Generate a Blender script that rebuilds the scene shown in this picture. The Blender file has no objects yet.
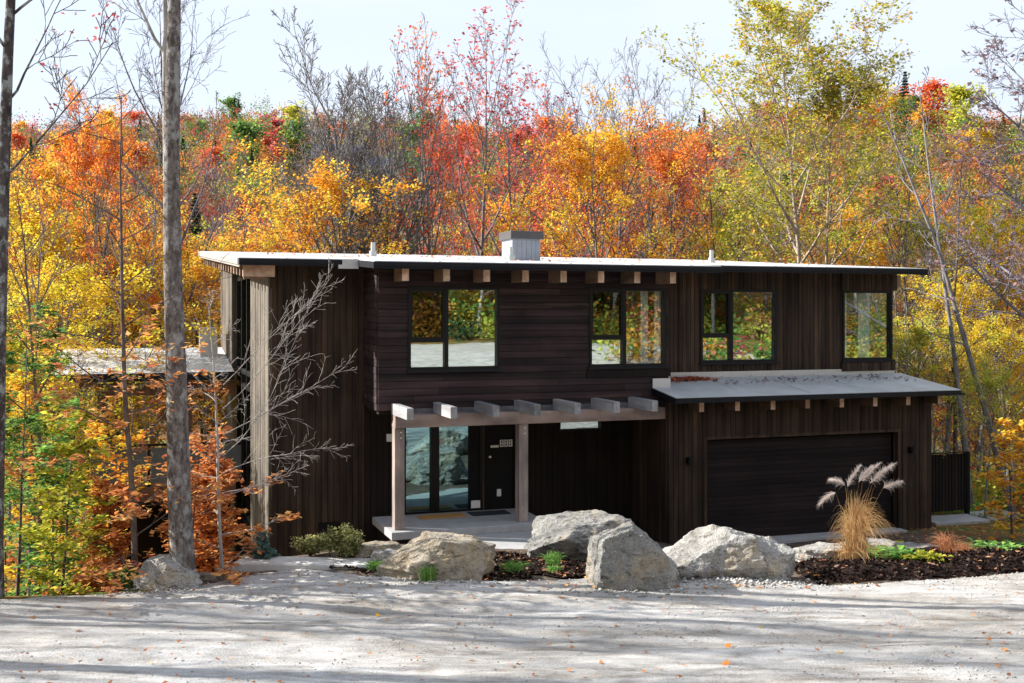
import bpy, math, random
import numpy as np
from mathutils import Vector, Matrix, noise as mnoise
S = bpy.context.scene
COL = S.collection
R = math.radians
TH = R(19.3); CT = math.cos(TH); ST = math.sin(TH)
HX, HY = 4.132, 23.856            # house origin: garage door, lower left corner
EYE = 4.81

# ---------------------------------------------------------------- materials
def newmat(name):
    m = bpy.data.materials.new(name); m.use_nodes = True
    nt = m.node_tree; nt.nodes.clear()
    return m, nt, nt.nodes, nt.links

def N(nt, t, **kw):
    n = nt.nodes.new(t)
    for k, v in kw.items():
        if k.startswith('i_'):
            key = k[2:].replace('_', ' ')
            n.inputs[int(key) if key.isdigit() else key].default_value = v
        else: setattr(n, k, v)
    return n

def ramp(nt, fac, stops, interp='LINEAR'):
    r = nt.nodes.new('ShaderNodeValToRGB'); r.color_ramp.interpolation = interp
    e = r.color_ramp.elements
    while len(e) < len(stops): e.new(0.5)
    for i, (p, c) in enumerate(stops):
        e[i].position = p; e[i].color = (c[0], c[1], c[2], 1)
    nt.links.new(fac, r.inputs[0]); return r.outputs[0]

def mixc(nt, a, b, f, mode='MIX'):
    m = nt.nodes.new('ShaderNodeMix'); m.data_type = 'RGBA'; m.blend_type = mode
    for sock, val in ((m.inputs[0], f), (m.inputs[6], a), (m.inputs[7], b)):
        if isinstance(val, (int, float)): sock.default_value = val
        elif isinstance(val, tuple): sock.default_value = (val[0], val[1], val[2], 1)
        else: nt.links.new(val, sock)
    return m.outputs[2]

def noise(nt, scale, detail=4, rough=.55, vec=None, stretch=None, coord='Object'):
    tc = nt.nodes.new('ShaderNodeTexCoord')
    out = tc.outputs[coord]
    if stretch:
        mp = nt.nodes.new('ShaderNodeMapping'); mp.inputs['Scale'].default_value = stretch
        nt.links.new(out, mp.inputs[0]); out = mp.outputs[0]
    n = nt.nodes.new('ShaderNodeTexNoise'); n.inputs['Scale'].default_value = scale
    n.inputs['Detail'].default_value = detail; n.inputs['Roughness'].default_value = rough
    nt.links.new(out, n.inputs['Vector']); return n.outputs['Fac']

def attr(nt, name):
    a = nt.nodes.new('ShaderNodeAttribute'); a.attribute_name = name; return a

def finish(nt, color, rough=.8, bump=None, bstr=.3, bdist=.02, metal=0, spec=.3):
    p = nt.nodes.new('ShaderNodeBsdfPrincipled'); o = nt.nodes.new('ShaderNodeOutputMaterial')
    if isinstance(color, tuple): p.inputs['Base Color'].default_value = (*color, 1)
    else: nt.links.new(color, p.inputs['Base Color'])
    p.inputs['Roughness'].default_value = rough; p.inputs['Metallic'].default_value = metal
    p.inputs['Specular IOR Level'].default_value = spec
    if bump is not None:
        b = nt.nodes.new('ShaderNodeBump'); b.inputs['Strength'].default_value = bstr
        b.inputs['Distance'].default_value = bdist
        nt.links.new(bump, b.inputs['Height']); nt.links.new(b.outputs[0], p.inputs['Normal'])
    nt.links.new(p.outputs[0], o.inputs[0])

def wood(name, dark, light, stretch, rough=.75, bstr=.5, worn=None):
    m, nt, _, L = newmat(name)
    grain = noise(nt, 6, 6, .6, stretch=stretch)
    blot = noise(nt, .9, 4, .6)
    a = attr(nt, 'tone')
    c = mixc(nt, dark, light, ramp(nt, grain, [(.33, (0, 0, 0)), (.68, (1, 1, 1))]))
    c2 = mixc(nt, c, light, 0.0)
    mr = nt.nodes.new('ShaderNodeMapRange'); mr.inputs['From Min'].default_value = -1; mr.inputs['From Max'].default_value = 1.5; L.new(a.outputs['Fac'], mr.inputs['Value'])
    tone = ramp(nt, mr.outputs['Result'], [(0, (.2, .15, .12)), (.4, (.55, .52, .5)), (.6, (.95, .95, .95)), (.8, (1.6, 1.55, 1.5)), (1, (1.9, 1.9, 1.9))])
    c = mixc(nt, c, tone, 1.0, 'MULTIPLY')
    bl = ramp(nt, blot, [(.3, (.58, .58, .6)), (.7, (1.35, 1.28, 1.2))])
    c = mixc(nt, c, bl, 1.0, 'MULTIPLY')
    if worn:
        w = ramp(nt, noise(nt, 3.2, 5, .7, stretch=stretch), [(.56, (0, 0, 0)), (.8, (1, 1, 1))])
        c = mixc(nt, c, worn, w)
    finish(nt, c, rough, grain, bstr, .004, spec=.25)
    return m

def simple(name, col, rough=.6, var=.15, scale=3, metal=0, spec=.3, bstr=.1):
    m, nt, _, L = newmat(name)
    n = noise(nt, scale, 5, .6)
    a = tuple(max(0, x*(1-var)) for x in col); b = tuple(x*(1+var) for x in col)
    finish(nt, ramp(nt, n, [(.3, a), (.7, b)]), rough, n, bstr, .01, metal, spec)
    return m

def leafmat(name, stops, trans=.45):
    m, nt, _, L = newmat(name)
    a = attr(nt, 'tone')
    c = ramp(nt, a.outputs['Fac'], stops)
    d = nt.nodes.new('ShaderNodeBsdfDiffuse'); t = nt.nodes.new('ShaderNodeBsdfTranslucent')
    mx = nt.nodes.new('ShaderNodeMixShader'); mx.inputs[0].default_value = trans
    o = nt.nodes.new('ShaderNodeOutputMaterial')
    for x in (d, t): L.new(c, x.inputs['Color'])
    L.new(d.outputs[0], mx.inputs[1]); L.new(t.outputs[0], mx.inputs[2]); L.new(mx.outputs[0], o.inputs[0])
    return m

def bark(name, dark, light, lichen=None, scale=7):
    m, nt, _, L = newmat(name)
    g = noise(nt, scale, 6, .7, stretch=(1, 1, .42))
    c = ramp(nt, g, [(.35, dark), (.65, light)])
    if lichen:
        w = ramp(nt, noise(nt, 6, 5, .7, stretch=(1, 1, .7)), [(.5, (0, 0, 0)), (.6, (.85, .85, .85))])
        c = mixc(nt, c, lichen, w)
    finish(nt, c, .9, g, .8, .03, spec=.1)
    return m

M = {}
M['clad_v'] = wood('dark_vertical_cladding', (.010, .0065, .005), (.066, .043, .029), (1, 1, .06))
M['clad_h'] = wood('dark_horizontal_cladding', (.009, .006, .008), (.044, .027, .030), (.05, 1, 1), worn=(.11, .068, .055))
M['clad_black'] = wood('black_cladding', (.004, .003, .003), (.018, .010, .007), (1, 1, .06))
M['clad_grey'] = wood('sun_bleached_cladding', (.085, .075, .065), (.19, .175, .15), (1, 1, .06))
M['corbel'] = wood('fresh_timber', (.23, .15, .10), (.40, .31, .25), (1, .2, 1), bstr=.2)
M['timber'] = wood('weathered_timber', (.20, .15, .135), (.37, .30, .275), (.15, 1, .5), bstr=.3)
M['post'] = wood('weathered_post', (.19, .16, .15), (.36, .31, .29), (1, 1, .1), bstr=.3)
M['rafter'] = wood('grey_rafter', (.17, .18, .20), (.31, .325, .355), (1, .12, 1), bstr=.3)
M['soffit'] = wood('soffit_boards', (.18, .085, .035), (.36, .19, .09), (.1, 1, 1), bstr=.2)
M['brown_beam'] = wood('brown_beam', (.10, .05, .03), (.2, .11, .07), (1, .3, .2))
M['black_metal'] = simple('black_metal', (.0035, .004, .005), .45, .3, 3, .0, .25)
M['fascia'] = simple('black_fascia', (.004, .0055, .010), .5, .3, 4, 0, .25)
M['door_black'] = simple('black_door', (.004, .0035, .004), .6, .3, 3, 0, .2)
M['membrane'] = simple('roof_membrane', (.50, .51, .52), .5, .10, 1.5, 0, .4, .2)
M['garage_membrane'] = simple('grey_roof_membrane', (.42, .44, .45), .55, .14, 1.8, 0, .4, .2)
M['flashing'] = simple('metal_flashing', (.52, .53, .54), .35, .06, 3, .4, .5)
M['galv'] = simple('galvanised_cladding', (.30, .33, .38), .4, .08, 5, .2, .5)
M['dark_cap'] = simple('dark_metal_cap', (.09, .085, .09), .4, .15, 3, .3, .5)
M['concrete'] = simple('pale_concrete', (.33, .33, .33), .85, .14, 3, 0, .2, .3)
M['dark_inside'] = simple('dark_interior', (.03, .025, .022), .9, .2)
M['inner_wall'] = simple('interior_paint', (.30, .27, .23), .9, .08)
M['curtain'] = simple('white_curtain', (.78, .84, .82), .9, .06)
M['pale_stone'] = simple('pale_stone', (.46, .45, .43), .9, .18, 5, 0, .2, .5)
M['brass'] = simple('steel_bolt', (.6, .58, .55), .3, .05, 3, .9)
M['white'] = simple('white_paint', (.7, .7, .68), .6, .05)
M['mat_tan'] = simple('tan_coir', (.42, .22, .07), .95, .25, 40)
M['mat_dark'] = simple('dark_mat', (.03, .032, .04), .9, .3, 30)
M['blue_grey'] = simple('blue_grey_panel', (.11, .125, .135), .5, .1)

def glass(name, refl, tint=(.8, .85, .84), gt=(.86, .96, .95)):
    m, nt, _, L = newmat(name)
    t = nt.nodes.new('ShaderNodeBsdfTransparent'); t.inputs[0].default_value = (*tint, 1)
    g = nt.nodes.new('ShaderNodeBsdfGlossy'); g.inputs['Roughness'].default_value = .012
    g.inputs['Color'].default_value = (*gt, 1)
    tc = nt.nodes.new('ShaderNodeTexCoord'); n = nt.nodes.new('ShaderNodeTexNoise'); n.inputs['Scale'].default_value = 1.1
    b = nt.nodes.new('ShaderNodeBump'); b.inputs['Strength'].default_value = .04; b.inputs['Distance'].default_value = .02
    L.new(tc.outputs['Object'], n.inputs['Vector']); L.new(n.outputs['Fac'], b.inputs['Height']); L.new(b.outputs[0], g.inputs['Normal'])
    mx = nt.nodes.new('ShaderNodeMixShader'); mx.inputs[0].default_value = refl
    o = nt.nodes.new('ShaderNodeOutputMaterial')
    L.new(t.outputs[0], mx.inputs[1]); L.new(g.outputs[0], mx.inputs[2]); L.new(mx.outputs[0], o.inputs[0])
    return m
M['glass'] = glass('coated_glass', .5)
M['glass_door'] = glass('door_glass', .34, (.6, .7, .7), (.55, .86, .92))
M['glass_soft'] = glass('soft_glass', .28, (.88, .92, .91))
M['glass_screen'] = glass('screened_glass', .14, (.35, .36, .36))
M['glass_clear'] = glass('clear_glass', .16, (.85, .9, .88))

# leaves: stops run from the darkest leaf colour to the lightest
LV = {
 'yellow': [(0, (.38, .22, .012)), (.4, (.64, .42, .015)), (.75, (.80, .58, .03)), (1, (.56, .56, .06))],
 'gold':   [(0, (.44, .15, .010)), (.35, (.70, .30, .015)), (.7, (.82, .45, .03)), (1, (.80, .60, .07))],
 'orange': [(0, (.36, .07, .010)), (.4, (.66, .16, .015)), (.75, (.82, .27, .03)), (1, (.82, .42, .06))],
 'red':    [(0, (.30, .035, .015)), (.4, (.60, .075, .02)), (.75, (.78, .15, .03)), (1, (.80, .28, .08))],
 'crimson':[(0, (.22, .03, .03)), (.5, (.46, .06, .06)), (1, (.62, .16, .12))],
 'lime':   [(0, (.17, .20, .015)), (.4, (.36, .39, .03)), (.75, (.56, .54, .05)), (1, (.68, .54, .06))],
 'green':  [(0, (.03, .08, .015)), (.4, (.07, .17, .03)), (.75, (.16, .29, .05)), (1, (.34, .38, .05))],
 'birch':  [(0, (.13, .14, .015)), (.35, (.28, .29, .02)), (.7, (.44, .40, .03)), (1, (.60, .32, .04))],
 'beech':  [(0, (.30, .08, .03)), (.4, (.52, .19, .05)), (.75, (.66, .30, .08)), (1, (.72, .44, .16))],
 'russet': [(0, (.22, .05, .03)), (.5, (.44, .11, .05)), (1, (.60, .22, .11))],
 'purple': [(0, (.10, .07, .09)), (.5, (.17, .12, .14)), (1, (.30, .16, .14))],
 'spruce': [(0, (.015, .035, .018)), (.5, (.03, .07, .035)), (1, (.07, .12, .06))],
 'bluegreen': [(0, (.04, .09, .075)), (.5, (.09, .17, .14)), (1, (.18, .28, .24))],
 'sage':   [(0, (.07, .09, .03)), (.5, (.20, .21, .07)), (1, (.38, .35, .12))],
 'straw':  [(0, (.32, .15, .05)), (.5, (.58, .34, .13)), (1, (.76, .55, .28))],
 'rust':   [(0, (.20, .07, .03)), (.5, (.42, .17, .07)), (1, (.60, .32, .16))],
 'plume':  [(0, (.50, .40, .36)), (.5, (.72, .62, .57)), (1, (.86, .80, .76))],
 'bright': [(0, (.05, .13, .02)), (.5, (.13, .30, .05)), (1, (.30, .46, .10))],
}
for k, v in LV.items():
    g = 1.0 if k in ('plume', 'straw', 'spruce') else 1.28
    M['leaf_'+k] = leafmat('leaves_'+k, [(p, tuple(min(.84, x*g*.93+.028) for x in c)) for p, c in v], .5)
M['bark_grey'] = bark('grey_bark', (.10, .09, .09), (.27, .26, .26))
M['bark_dark'] = bark('dark_bark', (.035, .028, .028), (.11, .09, .085), (.28, .30, .30))
M['bark_main'] = bark('mottled_maple_bark', (.05, .04, .037), (.21, .18, .165), (.30, .30, .29), 16)
M['bark_pale'] = bark('pale_bark', (.20, .19, .18), (.46, .45, .43))
M['bark_brown'] = bark('brown_bark', (.07, .05, .045), (.17, .13, .11))
M['bark_birch'] = bark('birch_bark', (.20, .15, .12), (.45, .38, .31))
M['bark_twig'] = bark('pale_twig', (.26, .23, .21), (.44, .40, .37))
M['bark_mauve'] = bark('mauve_bark', (.10, .09, .11), (.22, .20, .23))

# ---------------------------------------------------------------- meshes
def mesh_np(name, V, F, mat, parent=None, tone=None, smooth=False, color=None):
    """V (n,3) float, F (m,k) int with equal k"""
    V = np.asarray(V, dtype=np.float32); F = np.asarray(F, dtype=np.int32)
    me = bpy.data.meshes.new(name)
    m, k = F.shape
    me.vertices.add(len(V)); me.vertices.foreach_set('co', V.ravel())
    me.loops.add(m*k); me.loops.foreach_set('vertex_index', F.ravel())
    me.polygons.add(m)
    me.polygons.foreach_set('loop_start', np.arange(0, m*k, k, dtype=np.int32))
    try: me.polygons.foreach_set('loop_total', np.full(m, k, dtype=np.int32))
    except Exception: pass
    me.update(calc_edges=True)
    if tone is not None:
        a = me.attributes.new('tone', 'FLOAT', 'FACE'); a.data.foreach_set('value', np.asarray(tone, dtype=np.float32))
    if color is not None:
        a = me.attributes.new('kindcol', 'FLOAT_COLOR', 'FACE')
        c4 = np.ones((m, 4), dtype=np.float32); c4[:, :3] = color
        a.data.foreach_set('color', c4.ravel())
    if smooth: me.polygons.foreach_set('use_smooth', np.ones(m, dtype=bool))
    me.materials.append(mat)
    o = bpy.data.objects.new(name, me); COL.objects.link(o)
    if parent: o.parent = parent
    return o

class MB:
    def __init__(s): s.v = []; s.f = []; s.t = []
    def box(s, x0, x1, y0, y1, z0, z1, tone=.5, end=None):
        n = len(s.v)
        s.v += [(x0,y0,z0),(x1,y0,z0),(x1,y1,z0),(x0,y1,z0),(x0,y0,z1),(x1,y0,z1),(x1,y1,z1),(x0,y1,z1)]
        for q in ((3,2,1,0),(4,5,6,7),(0,1,5,4),(1,2,6,5),(2,3,7,6),(3,0,4,7)): s.f.append([n+i for i in q]); s.t.append(end if (end is not None and q == (0,1,5,4)) else tone)
        return s
    def hexa(s, pts, tone=.5):
        n = len(s.v); s.v += list(pts)
        for q in ((3,2,1,0),(4,5,6,7),(0,1,5,4),(1,2,6,5),(2,3,7,6),(3,0,4,7)): s.f.append([n+i for i in q]); s.t.append(tone)
        return s
    def prism(s, poly, zf, thick, tone=.5):
        """poly (x,y) list CCW, zf(x,y) top height"""
        n = len(s.v); k = len(poly)
        s.v += [(x, y, zf(x, y)) for x, y in poly] + [(x, y, zf(x, y)-thick) for x, y in poly]
        s.f.append([n+i for i in range(k)]); s.t.append(tone)
        s.f.append([n+k+i for i in reversed(range(k))]); s.t.append(tone)
        for i in range(k):
            j = (i+1) % k; s.f.append([n+k+i, n+k+j, n+j, n+i]); s.t.append(tone)
        return s
    def tube(s, pts, rad, n=10, tone=.5, cap=True):
        rings = []
        for i, p in enumerate(pts):
            p = Vector(p); d = (Vector(pts[min(i+1, len(pts)-1)])-Vector(pts[max(i-1, 0)])).normalized()
            a = d.orthogonal().normalized(); b = d.cross(a); r = rad[i] if isinstance(rad, (list, tuple)) else rad
            base = len(s.v)
            for k in range(n):
                t = 2*math.pi*k/n; s.v.append(tuple(p+a*math.cos(t)*r+b*math.sin(t)*r))
            rings.append(base)
        for i in range(len(rings)-1):
            for k in range(n):
                j = (k+1) % n; s.f.append([rings[i]+k, rings[i]+j, rings[i+1]+j, rings[i+1]+k]); s.t.append(tone)
        if cap:
            s.f.append([rings[0]+k for k in reversed(range(n))]); s.t.append(tone)
            s.f.append([rings[-1]+k for k in range(n)]); s.t.append(tone)
        return s
    def build(s, name, mat, parent=None, bevel=0, smooth=False):
        me = bpy.data.meshes.new(name); me.from_pydata(s.v, [], s.f)
        a = me.attributes.new('tone', 'FLOAT', 'FACE'); a.data.foreach_set('value', s.t)
        me.materials.append(mat); me.update()
        if smooth: me.polygons.foreach_set('use_smooth', [True]*len(s.f))
        o = bpy.data.objects.new(name, me); COL.objects.link(o)
        if parent: o.parent = parent
        if bevel:
            b = o.modifiers.new('bevel', 'BEVEL'); b.width = bevel; b.segments = 2; b.limit_method = 'ANGLE'
        return o

def tag(o, label=None, cat=None, group=None, kind=None):
    if label: o['label'] = label
    if cat: o['category'] = cat
    if group: o['group'] = group
    if kind: o['kind'] = kind
    return o
def empty(name, loc=(0,0,0), rz=0, label=None, cat=None, group=None):
    o = bpy.data.objects.new(name, None); COL.objects.link(o)
    o.location = loc; o.rotation_euler = (0, 0, rz); o.empty_display_size = .3
    return tag(o, label, cat, group)
def copy_tree(o, parent=None):
    c = o.copy(); COL.objects.link(c); c.parent = parent
    for ch in list(o.children): copy_tree(ch, c)
    return c

# ---------------------------------------------------------------- terrain height
GX = np.array([-400, -60, -15, -9, -6, -4.4, -3, -1, 1, 3, 5, 8, 11, 15, 22, 60, 400], float)
GY = np.array([-200, -40, -15, -5, 0, 5, 9, 11, 14, 16, 17.5, 19, 21, 22.5, 25, 28, 34, 45, 60, 80, 110, 150, 190, 230, 300, 345, 450, 900], float)
def row(*a): return list(a)
GZ = np.array([
 [60]*17, [12]*17, [4.6]*17, [3.3]*17, [3.05]*17, [2.0]*17, [1.15]*17, [.88]*17,
 [.82]*17,
 row(.2,.4,.66,.74,.78,.80,.80,.80,.80,.80,.80,.80,.80,.8,.8,.6,.5),          #16
 row(-1,-.8,-.3,.25,.45,.66,.74,.72,.68,.68,.74,.78,.78,.75,.6,.3,.2),         #17.5
 row(-3,-2.6,-1.8,-1.2,-.7,.58,.74,.68,.52,.50,.55,.60,.60,.55,.4,0,0),          #19
 row(-5,-4,-2.9,-2.5,-2.1,.1,.5,.42,.40,.30,.18,.22,.30,.3,.2,-.3,-.3),        #21
 row(-6,-4.6,-3.1,-2.7,-2.5,-1.6,-.1,.30,.35,.05,-.12,-.08,.06,.1,0,-.5,-.5),    #22.5
 row(-6,-5,-3.2,-2.8,-2.6,-2.0,-.6,-.2,-.2,-.2,-.2,-.17,-.08,-.05,-.1,-.8,-.8), #25
 row(-7,-5.4,-3.5,-3,-2.8,-2.6,-2,-1,-.6,-.4,-.3,-.3,-.25,-.3,-.4,-1.2,-1.2),   #28
 row(-8,-6,-4,-3.5,-3.3,-3.2,-3,-3,-2.6,-2.2,-1.6,-1.1,-.8,-.8,-.9,-1.8,-2),     #34
 row(-8,-7,-5,-4.6,-4.4,-4.3,-4.2,-4.1,-4,-3.8,-3.4,-3,-2.7,-2.5,-2.6,-4,-4),   #45
 [-7.5]*17, [-11]*17, [-8]*17, [7]*17, [20]*17, [32]*17, [48]*17, [50]*17, [42]*17, [30]*17], float)

def hgt0(x, y):
    x = np.clip(np.asarray(x, float), GX[0]+.01, GX[-1]-.01); y = np.clip(np.asarray(y, float), GY[0]+.01, GY[-1]-.01)
    i = np.clip(np.searchsorted(GX, x)-1, 0, len(GX)-2); j = np.clip(np.searchsorted(GY, y)-1, 0, len(GY)-2)
    tx = (x-GX[i])/(GX[i+1]-GX[i]); ty = (y-GY[j])/(GY[j+1]-GY[j])
    a = GZ[j, i]*(1-tx)+GZ[j, i+1]*tx; b = GZ[j+1, i]*(1-tx)+GZ[j+1, i+1]*tx
    return a*(1-ty)+b*ty
def wob(x, y, s, seed=0.):
    return np.sin(x*s+1.3*np.sin(y*s*.7+seed)+seed)*np.cos(y*s*1.1+1.7*np.sin(x*s*.6+2*seed))
def hgt(x, y):
    x = np.asarray(x, float); y = np.asarray(y, float)
    d = .45+np.clip((y-30)/60, 0, 3)
    h = (hgt0(x, y)*2+hgt0(x+d, y)+hgt0(x-d, y)+hgt0(x, y+d)+hgt0(x, y-d))/6
    far = np.clip((y-28)/40, 0, 1)+np.clip((-5-y)/40, 0, .4)
    h = h+far*(wob(x, y, .09)*.9+wob(x, y, .23, 2)*.3)
    hill = np.clip((y-120)/150, 0, 1)
    h = h+hill*(wob(x, y, .022, 1)*4+wob(x, y*.4, .05, 3)*2)
    return h
def H(x, y): return float(hgt(x, y))
def fbm(x, y, seed=0, octv=4, s=1.0):
    r = np.zeros_like(x); a = 1
    for o in range(octv):
        r += a*wob(x, y, s, seed+o*1.7); a *= .5; s *= 2.13
    return r

def grid_mesh(name, xs, ys, zf, mat, keep=None, smooth=True):
    X, Y = np.meshgrid(xs, ys); Z = zf(X, Y)
    nx, ny = len(xs), len(ys)
    V = np.stack([X.ravel(), Y.ravel(), Z.ravel()], 1)
    I = np.arange(nx*ny).reshape(ny, nx)
    F = np.stack([I[:-1, :-1].ravel(), I[:-1, 1:].ravel(), I[1:, 1:].ravel(), I[1:, :-1].ravel()], 1)
    if keep is not None:
        K = keep(X, Y).ravel(); F = F[K[F].all(1)]
        used = np.unique(F); mp = -np.ones(nx*ny, int); mp[used] = np.arange(len(used)); V = V[used]; F = mp[F]
    return mesh_np(name, V, F, mat, smooth=smooth)

# edge of the gravel as depth over X
EDX = np.array([-30, -9, -7, -5.2, -4.3, -3.5, -2, -.3, .6, 1.5, 2.6, 3.6, 4.6, 6, 7.5, 12, 30], float)
EDY = np.array([15.2, 15.6, 15.9, 16.6, 17.6, 18.0, 17.4, 17.05, 17.0, 17.6, 17.4, 17.0, 16.6, 16.9, 17.3, 18.2, 20], float)
def edge(x): return np.interp(x, EDX, EDY)

# forest floor / bare ground
m, nt, _, L = newmat('forest_floor')
n1 = noise(nt, 1.3, 6, .7); n2 = noise(nt, 14, 5, .7); n3 = noise(nt, .25, 3, .6)
c = ramp(nt, n2, [(.25, (.05, .035, .02)), (.45, (.16, .09, .035)), (.6, (.30, .15, .045)), (.75, (.42, .24, .06))])
g = ramp(nt, n2, [(.3, (.03, .05, .015)), (.6, (.10, .16, .04)), (.8, (.2, .22, .06))])
c = mixc(nt, c, g, ramp(nt, n1, [(.42, (0, 0, 0)), (.6, (1, 1, 1))]))
soil = mixc(nt, ramp(nt, n1, [(.3, (.06, .045, .035)), (.7, (.17, .135, .105))]), ramp(nt, n2, [(.3, (.6, .6, .6)), (.7, (1.3, 1.3, 1.3))]), 1.0, 'MULTIPLY')
tcx = nt.nodes.new('ShaderNodeTexCoord'); sx = nt.nodes.new('ShaderNodeVectorMath'); sx.operation = 'DISTANCE'; sx.inputs[1].default_value = (3.4, 19.5, 0)
L.new(tcx.outputs['Object'], sx.inputs[0])
mrr = nt.nodes.new('ShaderNodeMapRange'); mrr.inputs['From Min'].default_value = 7.6; mrr.inputs['From Max'].default_value = 9.0; mrr.inputs['To Min'].default_value = 1; mrr.inputs['To Max'].default_value = 0
L.new(sx.outputs['Value'], mrr.inputs['Value'])
c = mixc(nt, c, soil, mrr.outputs['Result'])
finish(nt, c, .95, n2, .8, .05, spec=.1); M['floor'] = m
m, nt, _, L = newmat('bare_soil')
n1 = noise(nt, 3, 6, .7); n2 = noise(nt, 30, 4, .7)
c = mixc(nt, ramp(nt, n1, [(.3, (.16, .12, .085)), (.7, (.33, .27, .21))]), ramp(nt, n2, [(.3, (.6, .6, .6)), (.7, (1.2, 1.2, 1.2))]), 1.0, 'MULTIPLY')
finish(nt, c, .95, n2, .5, .02, spec=.1); M['soil'] = m
# gravel
m, nt, _, L = newmat('crushed_gravel')
big = noise(nt, .55, 5, .6, stretch=(.55, 1, 1)); mid = noise(nt, 3.5, 6, .68, stretch=(.5, 1.3, 1)); fine = noise(nt, 38, 4, .75); grit = noise(nt, 120, 2, .7)
c = ramp(nt, big, [(.3, (.39, .37, .34)), (.5, (.455, .445, .43)), (.7, (.475, .48, .485))])
c = mixc(nt, c, ramp(nt, mid, [(.32, (.62, .58, .54)), (.5, (.98, .97, .96)), (.68, (1.14, 1.14, 1.14))]), 1.0, 'MULTIPLY')
trk = noise(nt, 3.0, 5, .65, stretch=(.10, 2.0, 1)); c = mixc(nt, c, ramp(nt, trk, [(.34, (.74, .71, .67)), (.5, (1, 1, 1)), (.66, (1.1, 1.1, 1.1))]), 1.0, 'MULTIPLY')
c = mixc(nt, c, ramp(nt, fine, [(.28, (.70, .69, .67)), (.45, (.97, .97, .97)), (.7, (1.14, 1.14, 1.14))]), 1.0, 'MULTIPLY')
c = mixc(nt, c, ramp(nt, grit, [(.3, (.75, .75, .75)), (.7, (1.2, 1.2, 1.2))]), 1.0, 'MULTIPLY')
hsum = nt.nodes.new('ShaderNodeMath'); hsum.operation = 'ADD'; L.new(fine, hsum.inputs[0]); L.new(mid, hsum.inputs[1])
finish(nt, c, .95, hsum.outputs[0], .9, .03, spec=.15); M['gravel'] = m
# mulch
m, nt, _, L = newmat('dark_mulch')
n1 = noise(nt, 22, 5, .8); n2 = noise(nt, 2, 4, .6)
c = ramp(nt, n1, [(.3, (.006, .005, .005)), (.55, (.025, .016, .013)), (.75, (.06, .04, .03))])
c = mixc(nt, c, ramp(nt, n2, [(.35, (.7, .7, .75)), (.7, (1.5, 1.25, 1.1))]), 1.0, 'MULTIPLY')
finish(nt, c, .95, n1, 1, .05, spec=.15); M['mulch'] = m

def lin(*seg):
    out = []
    for a, b, st in seg: out += list(np.arange(a, b, st))
    return np.array(out+[seg[-1][1]])
xs = lin((-420, -60, 12), (-60, -20, 3), (-20, -10, .6), (-10, 14, .2), (14, 24, .6), (24, 60, 3), (60, 420, 12))
ys = lin((-150, -20, 6), (-20, 10, 1), (10, 30, .2), (30, 60, 1), (60, 120, 4), (120, 400, 6), (400, 900, 50))
def inside_house(X, Y):
    u = (X-HX)*CT+(Y-HY)*ST; v = -(X-HX)*ST+(Y-HY)*CT
    return (u > -8.6) & (u < 5.6) & (v > .4) & (v < 8)
def ground_z(X, Y):
    z = hgt(X, Y)
    on = (Y < edge(X)-.15) & (Y > -3.5) & (np.abs(X) < 34)
    z = np.where(on, z-.10, z)
    near = (Y > 15) & (Y < 30) & (np.abs(X) < 16)
    z = z+np.where(near & ~on, .02*fbm(X, Y, 5, 3, 2.2), 0)
    z = np.where(inside_house(X, Y) & (z > -.5), -.5, z)
    return z
tag(grid_mesh('ground', xs, ys, ground_z, M['floor']), kind='structure')

def drive_z(X, Y):
    z = hgt(X, Y)
    r = .016*fbm(X*.35, Y*1.1, 3, 5, 2.3)+.010*fbm(X*.9+Y*.3, Y*2.4, 7, 4, 3.1)+.004*fbm(X, Y, 1, 3, 17)
    tr = .006*np.sin(Y*46+1.5*np.sin(X*.5))*np.clip(fbm(X*.4, Y*1.5, 8, 3, 1.3), 0, 1)-.045*np.exp(-((Y-13.3-.06*X-.3*np.sin(X*.25))/.28)**2)-.04*np.exp(-((Y-15.0-.05*X-.3*np.sin(X*.25+.4))/.28)**2)
    d = edge(X)-Y
    pile = .10*np.exp(-((X-3.0)/1.6)**2-((Y-16.6)/.5)**2)
    return z+r+tr+pile-.12*np.clip((.12-d)/.3, 0, 1)
dx = lin((-34, -10, 1.5), (-10, 12, .055), (12, 34, 1.5))
dy = lin((-40, 9, 1.2), (9, 19.5, .05))
tag(grid_mesh('driveway', dx, dy, drive_z, M['gravel'], keep=lambda X, Y: (Y > -5.5+1.2*np.sin(X*.4)) & (Y < edge(X)+.22+.05*np.sin(X*7)+.04*np.sin(X*17+1))), kind='structure')

# planting beds
def bedz(amp, lift):
    return lambda X, Y: hgt(X, Y)+lift+amp*fbm(X, Y, 9, 5, 3.3)
def in_right_bed(X, Y):
    top = 21.6+.5*np.sin(X*.9)
    return (X > 4.45) & (X < 13) & (Y > edge(X)-.12+.1*np.sin(X*5)+.06*np.sin(X*13)) & (Y < top)
def bed_right(X, Y):
    d = np.minimum(np.minimum(Y-edge(X)+.1, (21.8-Y)), (X-4.45))
    return hgt(X, Y)+.17*np.clip(d/.45, 0, 1)-.03+.035*fbm(X, Y, 9, 5, 3.3)
tag(grid_mesh('planting_bed', lin((4.4, 13, .045)), lin((16, 22.3, .045)), bed_right, M['mulch'], keep=in_right_bed), kind='structure')
def in_mid_bed(X, Y):
    a = ((X-.9)/1.65)**2+((Y-18.6)/1.25)**2+.12*np.sin(X*6)+.08*np.sin(Y*9) < 1
    b = (X > -2.9) & (X < .3) & (Y > edge(X)-.05+.05*np.sin(X*9)) & (Y < 18.9+.3*np.sin(X*2))
    return a | b
tag(grid_mesh('entry_bed', lin((-3.3, 3.4, .045)), lin((16.7, 20.2, .045)), bedz(.022, .035), M['mulch'], keep=in_mid_bed), kind='structure')

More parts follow.
